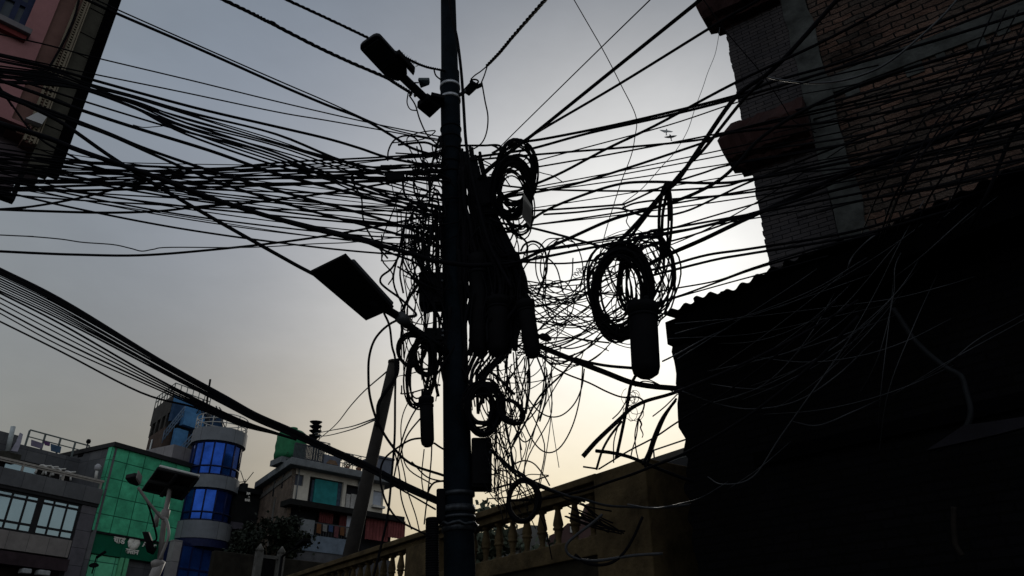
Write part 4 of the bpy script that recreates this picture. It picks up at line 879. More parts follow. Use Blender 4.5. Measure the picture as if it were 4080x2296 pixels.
# pole-mounted cabinets
def cabinet(name, label, px, Y, dep, m=DARK, lid=True, cat='junction box', tilt=0):
    a, b, c, d = px; p = at((a + c) / 2, d, Y); e = empty(name, tuple(p), 0, label, cat)
    tl, tr, br, bl_ = at(a, b, Y), at(c, b, Y), at(c + tilt, d, Y), at(a + tilt, d, Y)
    for v in (bl_,): pass
    MB().prism([bl_, br, tr, tl], (0, dep, 0)).build('case', m, e, bevel=.015)
    if lid:
        f = lambda v: v + (p + Vector((0, 0, (tl - bl_).length / 2)) - v) * .12 + Vector((0, -.016, 0))
        MB().prism([f(bl_), f(br), f(tr), f(tl)], (0, .0155, 0)).build('lid', m, e, bevel=.005)
        for k in (.3, .7): MB().lathe(f(tr).lerp(f(br), k), (0, -1, 0), [(0, .012), (.012, .012), (.013, .003)], 8).build('latch', STEEL, e)
    return e
cabinet('junction_box', 'dark rounded junction box on the left of the pole level with the flat lamp', (1668, 1082, 1768, 1215), 6.0, .16)
cabinet('terminal_box', 'tall dark terminal box hidden in the cable mass right of the pole', (1915, 1010, 2070, 1190), 6.05, .14, tilt=40)
cabinet('splitter_box', 'dark splitter box in the upper cable mass right of the pole', (1870, 700, 1960, 900), 6.0, .12, tilt=15)
cabinet('meter_box', 'dark meter box strapped low on the right of the pole', (1878, 1742, 1958, 1942), 6.0, .18)
cabinet('relay_box', 'small dark relay box on the left of the pole beside the lamp arm', (1690, 1305, 1770, 1360), 6.0, .1)
cabinet('pipe_bracket', 'dark upright bracket at the left foot of the pole beside the thick cable end', (1738, 1945, 1775, 2080), 6.0, .12, lid=False, cat='bracket')
e_ = empty('corrugated_conduit', tuple(at(1715, 2296, 6.0)), 0, 'ribbed black conduit standing left of the pole foot', 'conduit')
p = at(1722, 2300, 6.0); q = at(1722, 2068, 6.0); n = 24; pr = []
for k in range(n): h = (q - p).length * k / n; pr += [(h, .045), (h + .008, .053), (h + .018, .053), (h + .026, .045)]
MB().lathe(p, q - p, pr, 14).build('ribbed_tube', DARK, e_)
# splice closures
def closure(name, label, top, bot, wpx, Y, cap=1.15, ribs=3):
    a, b = at(*top, Y), at(*bot, Y); L = (b - a).length; r = px2m(a, wpx) / 2; e = empty(name, tuple(b), 0, label, 'splice closure')
    MB().lathe(a, b - a, [(L * .16, r * .93), (L * .2, r), (L * .86, r * .97), (L * .94, r * .86), (L * .99, r * .5), (L, r * .1)], 24).build('dome', DARK, e)
    MB().lathe(a, b - a, [(0, r * .8), (.01, r * cap), (L * .10, r * cap), (L * .12, r * 1.02), (L * .159, r * 1.02)], 24).build('base_cap', DARK, e)
    MB().lathe(a, b - a, [(L * .165, r * 1.0), (L * .17, r * 1.08), (L * .20, r * 1.08), (L * .205, r * 1.0)], 24).build('clamp_ring', DARK, e)
    for k in range(4):
        o = (Vector((math.cos(k * 1.6 + .3), math.sin(k * 1.6 + .3), 0))) * r * .55; MB().lathe(a + o, a - b, [(0, r * .2), (.05, r * .18), (.055, r * .1)], 10).build('cable_port', DARK, e)
    return e
closure('splice_closure', 'largest black cylindrical splice closure hanging before the big cable coil', (2560, 1215), (2575, 1506), 112, 5.6)
closure('splice_closure', 'black cylindrical splice closure with rounded end hanging right of the pole, wires fanning out below', (2092, 1200), (2125, 1426), 66, 5.8)
closure('splice_closure', 'slim black splice closure hanging left of the pole below the cable loops', (1698, 1582), (1704, 1782), 54, 5.8)
closure('splice_closure', 'black splice closure half lost in the cable mass close right of the pole', (1985, 1190), (1985, 1420), 86, 5.95)
closure('splice_closure', 'short dark splice closure against the pole beside the second cable group', (1905, 1020), (1912, 1420), 70, 6.0)
# dead-end clamp on the right of the pole
e_ = empty('dead_end_clamp', tuple(on_pole(pole_z(370))), 0, 'cable anchor clamp with round eye right of the upper straps', 'clamp')
MB().prism([at(1845, 356, 6.0), at(1880, 318, 5.95), at(1908, 335, 5.95), at(1868, 372, 6.0)], (0, .05, 0)).build('clamp_body', DARK, e_, bevel=.008)
cc = at(1890, 326, 5.93); k_ = px2m(cc, 1)
MB().tube([cc + Vector((math.cos(a * .42) * 16 * k_, 0, math.sin(a * .42) * 12 * k_)) for a in range(15)], k_ * 3.5, 8, True).build('eye', DARK, e_)
MB().tube([at(1830, 380, 6.05), at(1858, 362, 6.0)], .02, 8).build('bolt', STEEL, e_)
MB().prism([at(1898, 338, 5.95), at(1920, 328, 5.93), at(1922, 338, 5.93), at(1900, 348, 5.95)], (0, .03, 0)).build('tongue', DARK, e_)

# pale ridged plate dangling in the upper coil
e_ = empty('ridged_plate', tuple(at(2100, 850, 5.7)), 0, 'pale translucent ridged plate hanging at the rim of the upper coil', 'plate')
PLM = mat('pale_ridged_plastic', (.16, .15, .14), .5, .15, 6)
o = MB().prism([at(2086, 768, 5.7), at(2120, 822, 5.7), at(2120, 855, 5.7), at(2112, 905, 5.7), at(2080, 862, 5.7)], (0, .012, 0)).build('sheet', PLM, e_)
mb = MB()
for k in range(9): x = 2084 + k * 4.4; mb.tube([at(x, 790 + k * 5.5, 5.69), at(x - 2, 866 + k * 4, 5.69)], .0028, 4)
mb.build('ridges', DARK, e_)
# ------------------------------------------------------------------ leaning pole behind
a, b = at(1568, 1450, 18), at(1400, 2190, 18); d = (b - a); b2 = a + d * (a.z / (a.z - b.z))
e_ = empty('leaning_pole', tuple(b2), 0, 'weathered leaning wooden pole behind the balustrade, left of the main pole', 'pole')
MB().tube([b2, a], .2, 14, r2=.135).build('shaft', mat('weathered_wood', (.019, .017, .0155), .95, .4, 4, bump=.5, bscale=12), e_)
MB().lathe(a, a - b2, [(0, .15), (.06, .155), (.1, .10), (.12, .02)], 14).build('pole_cap', mat('weathered_wood', (0, 0, 0)), e_)
n_ = (b2 - a).normalized()
MB().tube(crom([at(1585, 1430, 17.7), at(1578, 1500, 17.75), at(1512, 1600, 17.75), at(1506, 1664, 17.75), at(1500, 1700, 17.8)], 5), .05, 6).build('clipped_cable', CABLE, e_)
# ------------------------------------------------------------------ solar street lamp at the left
foot_ = at(640, 2296, 17.5); topp = at(680, 1940, 17.5)
s = empty('solar_street_lamp', (foot_.x, foot_.y, 0), 0, 'pale pole solar street lamp before the green building, with tilted panel and one arm', 'street lamp')
PALE = mat('pale_metal_pole', (.20, .185, .18), .5, .3, 4, spec=.3)
j = at(655, 2065, 17.5)
lo = at(615, 2296, 17.5)
MB().tube([Vector((lo.x, lo.y, 0)), lo, at(640, 2235, 17.5)], .115, 14).build('lower_pole', PALE, s)
MB().tube([at(636, 2245, 17.5), at(655, 2060, 17.5), topp + Vector((0, 0, .15))], .062, 14, r2=.05).build('upper_pole', PALE, s)
MB().lathe(at(630, 2243, 17.5), (0, 0, 1), [(-.1, .12), (-.02, .15), (.02, .15), (.06, .09)], 12).build('collar', PALE, s); MB().lathe(at(654, 2070, 17.5), (0, 0, 1), [(0, .08), (.02, .095), (.2, .095), (.22, .075)], 12).build('collar', PALE, s)
MB().tube(crom([at(636, 2230, 17.3), at(668, 2150, 17.25), at(671, 2110, 17.25), at(660, 2068, 17.3), at(640, 2060, 17.3), at(590, 2000, 17.0), at(550, 1942, 16.8)], 8), .032, 10).build('arm', PALE, s)
hd = [at(497, 1908, 16.7), at(530, 1901, 16.6), at(545, 1903, 16.6), at(560, 1928, 16.8), at(548, 1940, 16.9), at(515, 1930, 16.8)]
MB().prism(hd, (0, .0, .10)).build('lamp_head', mat('dark_lamp_casting', (.012, .012, .014), .5, .2, 5), s, bevel=.02)
MB().prism([at(545, 1902, 16.58), at(561, 1927, 16.78), at(556, 1934, 16.8), at(541, 1908, 16.6)], (0, 0, .16)).build('head_rim', PALE, s)
a, b, c, d = at(634, 1864, 16.9), at(790, 1903, 16.9), at(726, 1986, 17.9), at(573, 1949, 17.9)
chamfer_slab('solar_panel', (a, b, c, d), .05, mat('panel_back', (.016, .011, .010), .7, .3, 4), s, .008)
n_ = (b - a).cross(c - b).normalized(); n_ = n_ if n_.z > 0 else -n_
mb = MB()
for (x, y) in ((a, b), (b, c), (c, d), (d, a)): mb.tube([x - n_ * .02, y - n_ * .02], .045, 4)
mb.tube([(a + d) / 2 - n_ * .05, (b + c) / 2 - n_ * .05], .07, 4); mb.tube([(a + b) / 2 - n_ * .05, (c + d) / 2 - n_ * .05], .06, 4)
mb.build('panel_frame', mat('black_frame', (.008, .008, .009), .6, .2, 4), s)
MB().tube([a + n_ * .04 - Vector((0, .02, 0)), b + n_ * .04 - Vector((0, .02, 0))], .03, 6).build('bright_edge', mat('bare_aluminium', (.42, .43, .42), .5, .1, 4), s)
q = [at(564, 2119, 17.2), at(589, 2119, 17.2), at(604, 2158, 17.3), at(578, 2164, 17.3)]
MB().prism(q, (0, .1, .02)).build('second_lamp_head', mat('dark_lamp_casting', (0, 0, 0)), s, bevel=.02)
MB().tube([at(592, 2160, 17.3), at(600, 2190, 17.35), at(618, 2197, 17.4)], .09, 8).build('second_lamp_arm', DARK, s)
MB().tube(crom([at(583, 1990, 17.0), at(600, 2040, 17.1), at(616, 2100, 17.2), at(624, 2145, 17.3), at(612, 2158, 17.3)], 6), .022, 6).build('lamp_wire', DARK, s)
MB().tube([at(630, 2040, 17.6), at(618, 2100, 17.6)], .06, 8).build('side_rod', PALE, s)
# birds
def bird(label, px, py, Y, sp, m, flip=1):
    c = at(px, py, Y); k = px2m(c, 1); e = empty('bird', tuple(c), 0, label, 'bird', None)
    V = lambda x, y, z=0: c + Vector((x * k, z * k, -y * k))
    mb = MB(); mb.lathe(V(2 * flip, 14), V(-2 * flip, -12) - V(2 * flip, 14), [(0, 1 * k), (5 * k, 2.4 * k), (14 * k, 4.2 * k), (21 * k, 3.5 * k), (25 * k, 2.2 * k), (28 * k, .5 * k)], 10)
    for s_ in (-1, 1): mb.prism([V(0, -6), V(s_ * 12, -6 - 3 * s_ * flip * .6), V(s_ * 27, -4 - 7 * s_ * flip * .6), V(s_ * 20, 1 - 6 * s_ * flip * .5), V(s_ * 8, 5 - s_), V(0, 4)], (0, .8 * k, 0))
    mb.prism([V(1 * flip, 9), V(5 * flip, 20), V(-2 * flip, 19)], (0, .6 * k, 0))
    o = mb.build('body', m, e); return e
bird('dark kite with spread wings gliding between the cables', 2672, 546, 60, 1, mat('dark_feather', (.03, .03, .032), .8, .3, 4))
bird('pale grey ghost double of the dark kite, just above it', 2655, 524, 75, 1, mat('ghost_feather', (.30, .31, .32), .8, .2, 4), -1)  # camera ghost of the dark bird, modelled as a second one
# ------------------------------------------------------------------ cables, one object each
LP = 6.05
def C(label, w, Y0, Y1, *p, **k): return cable(list(p), w, Y0, Y1, label, **k)
# twisted service drops at the top
def twisted(label, w, Y0, Y1, pts, strands=3, turns=14):
    L = [0]
    for a, b in zip(pts, pts[1:]): L.append(L[-1] + math.hypot(b[0] - a[0], b[1] - a[1]))
    q = crom([at(p[0], p[1], Y0 + (Y1 - Y0) * l / L[-1]) for p, l in zip(pts, L)], 24); r = px2m(q[len(q) // 2], w) / 2; mb = MB()
    for s in range(strands):
        pp = []
        for i, x in enumerate(q):
            a = turns * 2 * math.pi * i / len(q) + s * 2 * math.pi / strands; pp.append(x + Vector((math.cos(a), 0, math.sin(a))) * r * .6)
        mb.tube(pp, r * .55, 5)
    return tag(mb.build('twisted_cable', CABLE), label, 'cable')
twisted('thick twisted cable from the top edge to the LED lamp, with a knot', 15, 4.6, 5.7, [(850, -20), (1000, 52), (1090, 98), (1250, 180), (1400, 250), (1535, 308), (1580, 335), (1640, 372)])
twisted('twisted cable passing behind the LED lamp tip to the bare pole top', 12, 4.6, 6.0, [(1100, -20), (1300, 72), (1465, 150), (1545, 190), (1620, 232), (1690, 264), (1770, 282)], 3, 18)
twisted('thick twisted cable rising from the anchor clamp to the top edge', 15, 5.9, 3.9, [(1940, 262), (1990, 210), (2040, 150), (2110, 70), (2180, -10), (2240, -80)], 3, 10)
C('short strand from the twisted cable end down to the clamp eye', 5, 5.9, 5.9, (1940, 264), (1915, 285), (1893, 300), (1876, 316))
C('second short strand from the twisted cable end to the clamp tongue', 6, 5.9, 5.9, (1942, 262), (1930, 300), (1918, 330))
C('slack loop dropping from the anchor clamp back to the pole', 6, 5.9, 6.0, (1920, 330), (1932, 400), (1944, 465), (1938, 530), (1915, 575), (1868, 602), (1840, 606))
C('thin loop under the LED lamp arm', 5, 5.7, 5.9, (1626, 372), (1622, 410), (1635, 436), (1660, 441))
C('cable drooping from the LED lamp arm down to the pole', 6, 5.7, 6.0, (1630, 380), (1655, 420), (1672, 475), (1700, 535), (1735, 570), (1760, 588))
C('short loop from the upper twisted cable into the pole', 6, 5.95, 6.05, (1728, 272), (1736, 300), (1756, 318))
mb = MB()
for k in range(10): p = at(1600 + k * 7 + random.uniform(-4, 4), 222 + k * 4 + random.uniform(-8, 8), 5.75); mb.tube([p + Vector((math.cos(a * .9) * .02, math.sin(a * .7) * .02, math.sin(a * .9) * .025 + a * .002)) for a in range(8)], .0022, 4)
tag(mb.build('wire_wisp', CABLE), 'wisps of thin wire tangled on the upper twisted cable', 'wire')
mb = MB(); c = at(1088, 93, 4.75); mb.lathe(c, at(1110, 104, 4.76) - c, [(-.05, .004), (-.02, .016), (.01, .018), (.05, .004)], 8); tag(mb.build('cable_knot', CABLE), 'taped knot on the thick twisted cable near the top edge', 'knot')
C('cable running down the front of the pole from the top edge', 13, 5.85, 5.85, (1782, -60), (1800, 60), (1822, 160), (1838, 290), (1847, 420), (1856, 560), (1872, 660), (1900, 790), (1945, 960), (1992, 1060), (2040, 1150), m=CABLE)
# left side
C('thinner of two lines from the pink corner board to the pole', 6, 4.7, LP, (300, -40), (464, 37), (800, 186), (1100, 318), (1300, 404), (1510, 498), (1640, 535), (1760, 558))
C('thicker of two lines from the pink corner board to the pole', 12, 4.7, LP, (280, -30), (460, 52), (780, 190), (1100, 333), (1300, 418), (1440, 472), (1560, 540), (1640, 590), (1750, 625))
C('topmost thin line crossing the pink wall to the pole', 6, 4.6, LP, (-40, 128), (190, 180), (380, 230), (750, 318), (1100, 404), (1420, 478), (1620, 520), (1770, 548))
C('second thin line below it crossing the pink wall to the pole', 6, 4.6, LP, (-40, 206), (160, 250), (350, 291), (720, 366), (1100, 446), (1300, 480), (1560, 526), (1770, 566))
C('medium line from the dense bundle at the pink wall, uppermost of the bundle', 12, 4.6, LP, (-40, 212), (200, 270), (345, 312), (770, 428), (1100, 505), (1300, 552), (1430, 590), (1560, 632), (1765, 668))
rng = random.Random(5)
GA = 'cables of the dense dark bundle crossing the pink wall'
for k in range(13):
    f = k / 12; y0 = 225 + f * 120 + rng.uniform(-8, 8)
    cable([(-50, y0 - 14), (170, 262 + f * 75), (345, 330 + f * 36 + rng.uniform(-6, 6)), (540, 386 + f * 52 + rng.uniform(-8, 8)), (740, 440 + f * 92 + rng.uniform(-8, 8)), (1100, 530 + f * 120 + rng.uniform(-10, 10)), (1440, 640 + f * 130 + rng.uniform(-25, 25)), (1770, 690 + f * 200 + rng.uniform(-30, 30))], rng.choice((6, 7, 8, 10)), 4.6, LP, ORD[k] + ' cable from the top of the dense bundle crossing the pink wall', GA)
C('lone line just below the dense bundle, passing a short hooked wire', 8, 4.6, LP, (-40, 282), (150, 345), (299, 393), (663, 504), (983, 594), (1300, 700), (1560, 775), (1770, 840))
C('short hooked wire hanging under the lone line', 4, 4.9, 4.95, (530, 498), (570, 508), (610, 506), (655, 502))
C('thick line fourth below the pink wall bundle', 14, 4.6, LP, (-40, 306), (150, 374), (291, 428), (535, 508), (834, 600), (1100, 692), (1400, 770), (1765, 870))
C('thick pair member leaving the pink corner low on its board', 13, 4.6, LP, (-40, 355), (120, 412), (265, 466), (430, 530), (600, 600), (900, 700), (1250, 800), (1500, 868), (1770, 960))
C('second thick pair member leaving the pink corner low on its board', 12, 4.6, LP, (-40, 366), (120, 424), (270, 478), (440, 540), (620, 620), (880, 730), (1200, 830), (1480, 905), (1770, 985))
C('long heaviest cable sagging from the pink corner foot across to the pole front', 20, 4.6, 5.85, (-60, 470), (0, 492), (190, 550), (316, 600), (598, 698), (898, 809), (1203, 900), (1472, 966), (1650, 1015), (1721, 1036), (1800, 1050), (1880, 1058), (1960, 1055))
C('steep straight cable from the pink corner passing behind the flat lamp', 15, 4.6, 5.9, (-60, 330), (100, 415), (250, 492), (430, 617), (600, 725), (804, 845), (1100, 1012), (1240, 1088), (1450, 1190), (1620, 1285), (1760, 1380))
C('steep thin line crossing the white bracket of the pink building', 9, 4.6, LP, (-20, 320), (20, 380), (70, 450), (120, 517), (188, 573), (274, 616), (372, 662), (600, 724), (850, 800), (1200, 890), (1500, 960), (1700, 1010))
C('branch cable under the heaviest cable near the pole', 10, 5.5, 6.0, (1450, 962), (1560, 1010), (1640, 1040), (1690, 1075), (1720, 1100))
GH = 'near level cables of the wide left fan'
for k in range(22):
    f = k / 21; y0 = 607 + f * 160 + rng.uniform(-8, 8)
    y1 = (585 + rng.uniform(0, 130)) if k % 3 else 720 + rng.uniform(0, 200)
    sg = rng.uniform(4, 34); pp = [(x, y0 + (y1 - y0) * (x + 40) / 1810 + sg * 4 * ((x + 40) / 1810) * (1 - (x + 40) / 1810) + rng.uniform(-2, 2)) for x in (-40, 300, 650, 1000, 1300, 1550, 1770)]
    cable(pp, rng.choice((4, 5, 6, 7, 8, 10)), 4.8, LP, (ORD[k] if k < 20 else ('last but one', 'lowest')[k - 20]) + ' level cable counted downward where the left fan leaves the frame', GH)
C('sagging thick line below the left fan ending near the pole waist', 10, 4.8, LP, (-60, 833), (150, 841), (427, 848), (640, 841), (812, 822), (1000, 808), (1300, 770), (1600, 722), (1770, 700))
C('line rising from the same left point up into the fan', 9, 4.8, LP, (-60, 838), (50, 831), (150, 820), (300, 793), (430, 762), (550, 728), (760, 690), (1100, 650), (1500, 628), (1770, 610))
C('thin wavy grey wire with one sharp dip on the open left sky', 5, 4.8, 5.9, (-60, 934), (110, 942), (240, 953), (330, 966), (450, 975), (520, 990), (565, 1001), (610, 994), (680, 986), (1000, 986), (1250, 972), (1400, 966), (1600, 945), m=CABLE2)
C('smooth sagging line below the thin wavy wire', 10, 4.8, LP, (-60, 999), (120, 1008), (300, 1015), (550, 1018), (800, 1000), (1100, 968), (1330, 935), (1500, 903), (1760, 850))
GL = 'cables fanning from mid left down to the pole waist'
for k in range(12):
    y0 = 560 + k * 17 + rng.uniform(-6, 6); y1 = 800 + k * 21 + rng.uniform(-14, 14); sg = rng.uniform(10, 50)
    pp = [(x, y0 + (y1 - y0) * (x + 60) / 1830 + sg * 4 * ((x + 60) / 1830) * (1 - (x + 60) / 1830) + rng.uniform(-2, 2)) for x in (-60, 300, 700, 1100, 1450, 1770)]
    cable(pp, rng.choice((4, 5, 7, 8)), 4.7, LP, ORD[k] + ' cable from the top of the slanting lot between fan and heaviest cable', GL)
# lower left bundle to the thick end on the pole
GB = 'cables of the thick lower left bundle'
for k in range(10):
    dy = (k - 4.5) * 3.4 + rng.uniform(-3, 3)
    cable([(-60, 1042 + k * 10), (240, 1192 + k * 9), (632, 1452 + dy * 1.5), (900, 1597 + dy * 1.1), (1020, 1662 + dy * .9), (1160, 1722 + dy * .8), (1300, 1788 + dy * .7), (1456, 1857 + dy * .7), (1600, 1932 + dy * .7), (1750, 2000 + dy * .6)], (15 if k < 3 else rng.choice((6, 8, 9))), 8.0, 6.1, 'strand of the thick cable bundle slanting from the left edge down to the pole foot', GB)
ys = (1138, 1156, 1176, 1198, 1216, 1252)
for k, y in enumerate(ys):
    cable([(-60, y), (240, 1290 + k * 22), (560, 1480 + k * 12 - 6 + (30 if k == 5 else 0)), (780, 1590 + k * 7), (960, 1675 + k * 4), (1090, 1722 + k), (1180, 1752)], (9, 7, 6, 8, 6, 8)[k], 8.2, 7.2, ORD[k] + ' separate thin line counted downward beneath the thick lower left bundle', 'thin lines under the lower left bundle')
C('thin brownish line under the thick bundle end', 7, 6.5, 6.1, (1560, 1930), (1640, 1975), (1735, 2030))
# left of the pole: arcs and drops
C('big arc sweeping left and down below the flat lamp, then to the pole', 10, 5.7, 6.0, (1655, 1258), (1617, 1264), (1551, 1293), (1497, 1347), (1472, 1417), (1468, 1500), (1475, 1585), (1506, 1684), (1567, 1783), (1642, 1851), (1768, 1895))
C('kinked cable bent like an arrow tip right of the flat lamp', 9, 5.8, 5.8, (1592, 1018), (1560, 1070), (1522, 1100), (1516, 1125), (1540, 1150), (1595, 1190), (1640, 1232), (1658, 1252), (1650, 1262), (1600, 1268))
C('long upright cable dropping from the flat lamp to the photo foot', 10, 5.5, 5.8, (1530, 1248), (1552, 1300), (1562, 1380), (1575, 1440), (1574, 1600), (1572, 1750), (1560, 1900), (1545, 2050), (1515, 2190), (1480, 2330))
C('cable from the slim closure curving left and round down to the rail', 8, 5.9, 5.9, (1700, 1745), (1640, 1752), (1590, 1780), (1535, 1825), (1515, 1880), (1522, 1950), (1548, 2020), (1600, 2080), (1720, 2140))
C('short hooked cable into the pole above the thick bundle end', 8, 6, 6, (1770, 1916), (1730, 1924), (1708, 1955), (1702, 1998))
C('cable between slim closure foot and the pole', 8, 5.9, 6.0, (1730, 1766), (1750, 1780), (1775, 1795))
for k, p in enumerate((((1590, 1800), (1610, 1880), (1625, 1960), (1655, 2050), (1672, 2120)), ((1565, 1770), (1590, 1880), (1600, 1990), (1640, 2110)), ((1700, 1570), (1640, 1660), (1600, 1760), (1570, 1900)), ((1650, 1560), (1606, 1650), (1598, 1740), (1620, 1860), (1720, 1930)), ((1640, 1840), (1700, 1900), (1770, 1920)), ((1690, 1650), (1620, 1740), (1585, 1850)), ((1690, 1790), (1680, 1900), (1690, 1980)), ((1666, 1400), (1700, 1600), (1720, 1790), (1690, 2090)))):
    cable(list(p), 5 + k % 3, 5.9, 5.95, 'slender loose cable drooping between slim closure, pole and balustrade', 'loose cables below the slim closure')
for k, p in enumerate((((1230, 1782), (1330, 1700), (1395, 1620), (1450, 1560), (1545, 1478)), ((1252, 1728), (1320, 1715), (1400, 1700), (1510, 1662)), ((1258, 1735), (1300, 1737), (1400, 1712), (1508, 1668)))):
    cable(list(p), 4.5, 44, 18, ('thin slanting wire from the flats roof to the leaning pole head', 'upper of two thin wires from the stacked loudspeakers to the leaning pole', 'lower of two thin wires from the stacked loudspeakers to the leaning pole')[k], m=CABLE2)
C('thin wire from the leaning pole head to the main pole', 4, 18, 6.2, (1585, 1500), (1640, 1488), (1700, 1470))
for k in range(7):
    p = at(1650 + k * 6, 1500, 5.9)
GT1 = 'loose cable strings hanging left of the pole waist'
for k in range(26):
    x0 = rng.uniform(1590, 1765); y0 = rng.uniform(820, 960); x1 = rng.choice((rng.uniform(1560, 1640), rng.uniform(1640, 1765))); y1 = rng.uniform(1080, 1560); b = rng.uniform(-45, 45)
    strand([(x0, y0), (x0 + b * .5, (y0 * 2 + y1) / 3), (x1 + b, (y0 + 2 * y1) / 3), (x1, y1), (x1 + rng.uniform(-30, 60), y1 + rng.uniform(20, 80))], rng.choice((4, 5, 6, 8)), 5.9, 6.05)
GT2 = 'tangled ends packed against the left of the pole'
for k in range(28):
    y0 = rng.uniform(560, 1120); x0 = rng.uniform(1560, 1700); p = [(x0, y0)]
    for j in range(4): p.append((rng.uniform(1620, 1790), y0 + rng.uniform(-60, 130)))
    strand(p, rng.choice((4, 5, 6, 8, 10)), 5.9, 6.05)
C('rounded cable loop standing above the fan left of the pole', 7, 5.9, 5.95, (1545, 640), (1548, 600), (1570, 560), (1610, 542), (1650, 548), (1675, 580), (1684, 620), (1688, 660))
C('long bowed cable curving down from the fan past a knotted end', 7, 5.8, 5.9, (1405, 715), (1415, 745), (1440, 790), (1445, 860), (1460, 910), (1500, 975), (1545, 1030))
mb = MB(); c = at(1404, 705, 5.8); mb.lathe(c, (0.2, 0, -1), [(-.02, .006), (0, .02), (.03, .022), (.06, .008)], 8); tag(mb.build('cable_stub', CABLE), 'knotted cable stub at the head of the long bowed cable', 'knot')
mb = MB(); q = [at(1530, 688, 5.85), at(1612, 690, 5.85), at(1606, 715, 5.85), at(1545, 722, 5.85)]; mb.prism(q, (0, .05, .0)); tag(mb.build('inline_box', DARK, bevel=.012), 'small dark inline box lying among the left fan cables', 'junction box')
# coils at the left
helix_coil(1640, 1395, 5.85, 52, 62, 0, 5, .10, 9, .03, 'small dark cable coil below the flat lamp arm', jc=6)
helix_coil(1672, 1490, 5.85, 48, 125, -6, 9, .22, 7, .05, 'long drooping coil of cable loops above the slim closure', jc=14)
helix_coil(1690, 1420, 5.95, 38, 70, 10, 8, .2, 9, .05, 'packed dark coil between the small coil and the pole', jc=12)
# right side coils
helix_coil(2036, 752, 5.75, 74, 112, -8, 24, .17, 8, .05, 'thick upper cable coil right of the pole around open sky', jc=12, jt=16)
helix_coil(2050, 690, 5.85, 78, 125, -4, 7, .12, 8, .05, 'looser coil rising over the thick upper coil', jc=12)
helix_coil(2060, 800, 5.8, 60, 125, 12, 7, .25, 6, .05, 'loose inner wire loops within the upper coil', jc=20)
helix_coil(2476, 1165, 5.75, 104, 172, -4, 26, .15, 10, .08, 'big thick ring coil of cable behind the largest closure', jc=16, jt=11)
helix_coil(2578, 1105, 5.85, 98, 150, -10, 12, .22, 7, .07, 'outer loose loops around the upper right of the big ring coil', jc=26, jt=20)
helix_coil(2440, 1150, 5.8, 95, 150, 10, 7, .2, 7, .06, 'thin slack loops on the left of the big ring coil', jc=24)
helix_coil(2520, 1130, 5.7, 90, 140, 35, 4, .3, 5, .06, 'criss-cross thin wires inside the big ring coil', jc=26)
helix_coil(1925, 1625, 5.9, 62, 84, 0, 22, .34, 9, .06, 'dark coil of cable against the right of the pole above the meter box', jc=16)
helix_coil(2035, 1640, 5.85, 52, 34, -42, 7, .16, 8, .04, 'small tilted coil of cable out to the right of the pole', jc=7)
helix_coil(2085, 1995, 5.9, 58, 80, -8, 12, .10, 10, .05, 'upright coil of cable resting before the balusters', jc=6)
helix_coil(2650, 880, 5.4, 22, 130, 0, 5, .18, 9, .02, 'narrow upright loop of cable hanging from the steep pair', jc=6)
# right-hand mass
GM = 'strands of the thick cable sheaf down the right of the pole'
for k in range(26):
    f = rng.random(); x0 = 1838 + f * 100
    x0 -= 18; p = [(x0, 600 + rng.uniform(-20, 140)), (1832 + f * 125 + rng.uniform(-14, 14), 800), (1830 + f * 185 + rng.uniform(-15, 15), 950), (1835 + f * 258 + rng.uniform(-15, 15), 1110), (1840 + f * 258 + rng.uniform(-20, 20), 1230), (1860 + f * 190 + rng.uniform(-20, 20), 1390 + rng.uniform(-50, 70))]
    cable(p, rng.choice((10, 14, 18, 22)), 6.0, 6.0, 'strand of the thick cable sheaf running down the right of the pole', GM)
GS = 'slack loops between the pole sheaf and the big ring coil'
for k in range(40):
    y0 = rng.uniform(1040, 1420); y1 = rng.uniform(1060, 1430); sg = rng.uniform(-15, 70) if k % 4 else rng.uniform(60, 150); x1 = rng.uniform(2360, 2520)
    strand([(2060 + (x1 - 2060) * t, y0 + (y1 - y0) * t + 4 * sg * t * (1 - t) + rng.uniform(-4, 4)) for t in (0, .2, .4, .6, .8, 1)], rng.choice((3, 4, 4, 5, 6, 7)), 5.9, 5.75)
GO = 'round loops right of the sheaf'
for k in range(9):
    cx_, cy_ = rng.uniform(2110, 2250), rng.uniform(1050, 1330); rx, ry = rng.uniform(45, 95), rng.uniform(70, 170); a0 = rng.uniform(0, 6.28)
    cable([(cx_ + rx * math.cos(a0 + t * .75), cy_ + ry * math.sin(a0 + t * .75)) for t in range(8)], rng.choice((4, 5, 6)), 5.8, 5.9, 'open round wire loop right of the pole sheaf', GO, name='wire_loop')
C('arched cable hump right of the sheaf under the wing of lines', 9, 5.85, 5.9, (2075, 1000), (2090, 975), (2125, 962), (2160, 980), (2176, 1020), (2178, 1080), (2160, 1130), (2140, 1180))
GD = 'wires fanning from the right splice closure downward'
for k, p in enumerate((((2105, 1424), (2110, 1500), (2108, 1560), (2095, 1650)), ((2140, 1424), (2165, 1490), (2177, 1540), (2172, 1600), (2150, 1680)), ((2150, 1415), (2200, 1450), (2260, 1440), (2290, 1410)), ((2090, 1420), (2050, 1480), (2010, 1530), (1960, 1590)), ((2128, 1426), (2086, 1520), (2080, 1620)), ((2290, 1430), (2240, 1490), (2150, 1580), (2090, 1690), (2040, 1780)), ((2215, 1400), (2190, 1500), (2150, 1640), (2110, 1790)))):
    cable(list(p), (9, 7, 7, 6, 5, 9, 4)[k], 5.8, 5.9, 'wire fanning down from the round-ended right splice closure', GD)
C('wavy wire from the right closure to the frayed bunch under the largest closure', 7, 5.8, 5.6, (2160, 1420), (2205, 1462), (2260, 1492), (2345, 1525), (2420, 1562), (2480, 1583), (2540, 1583), (2566, 1605), (2560, 1640), (2545, 1668))
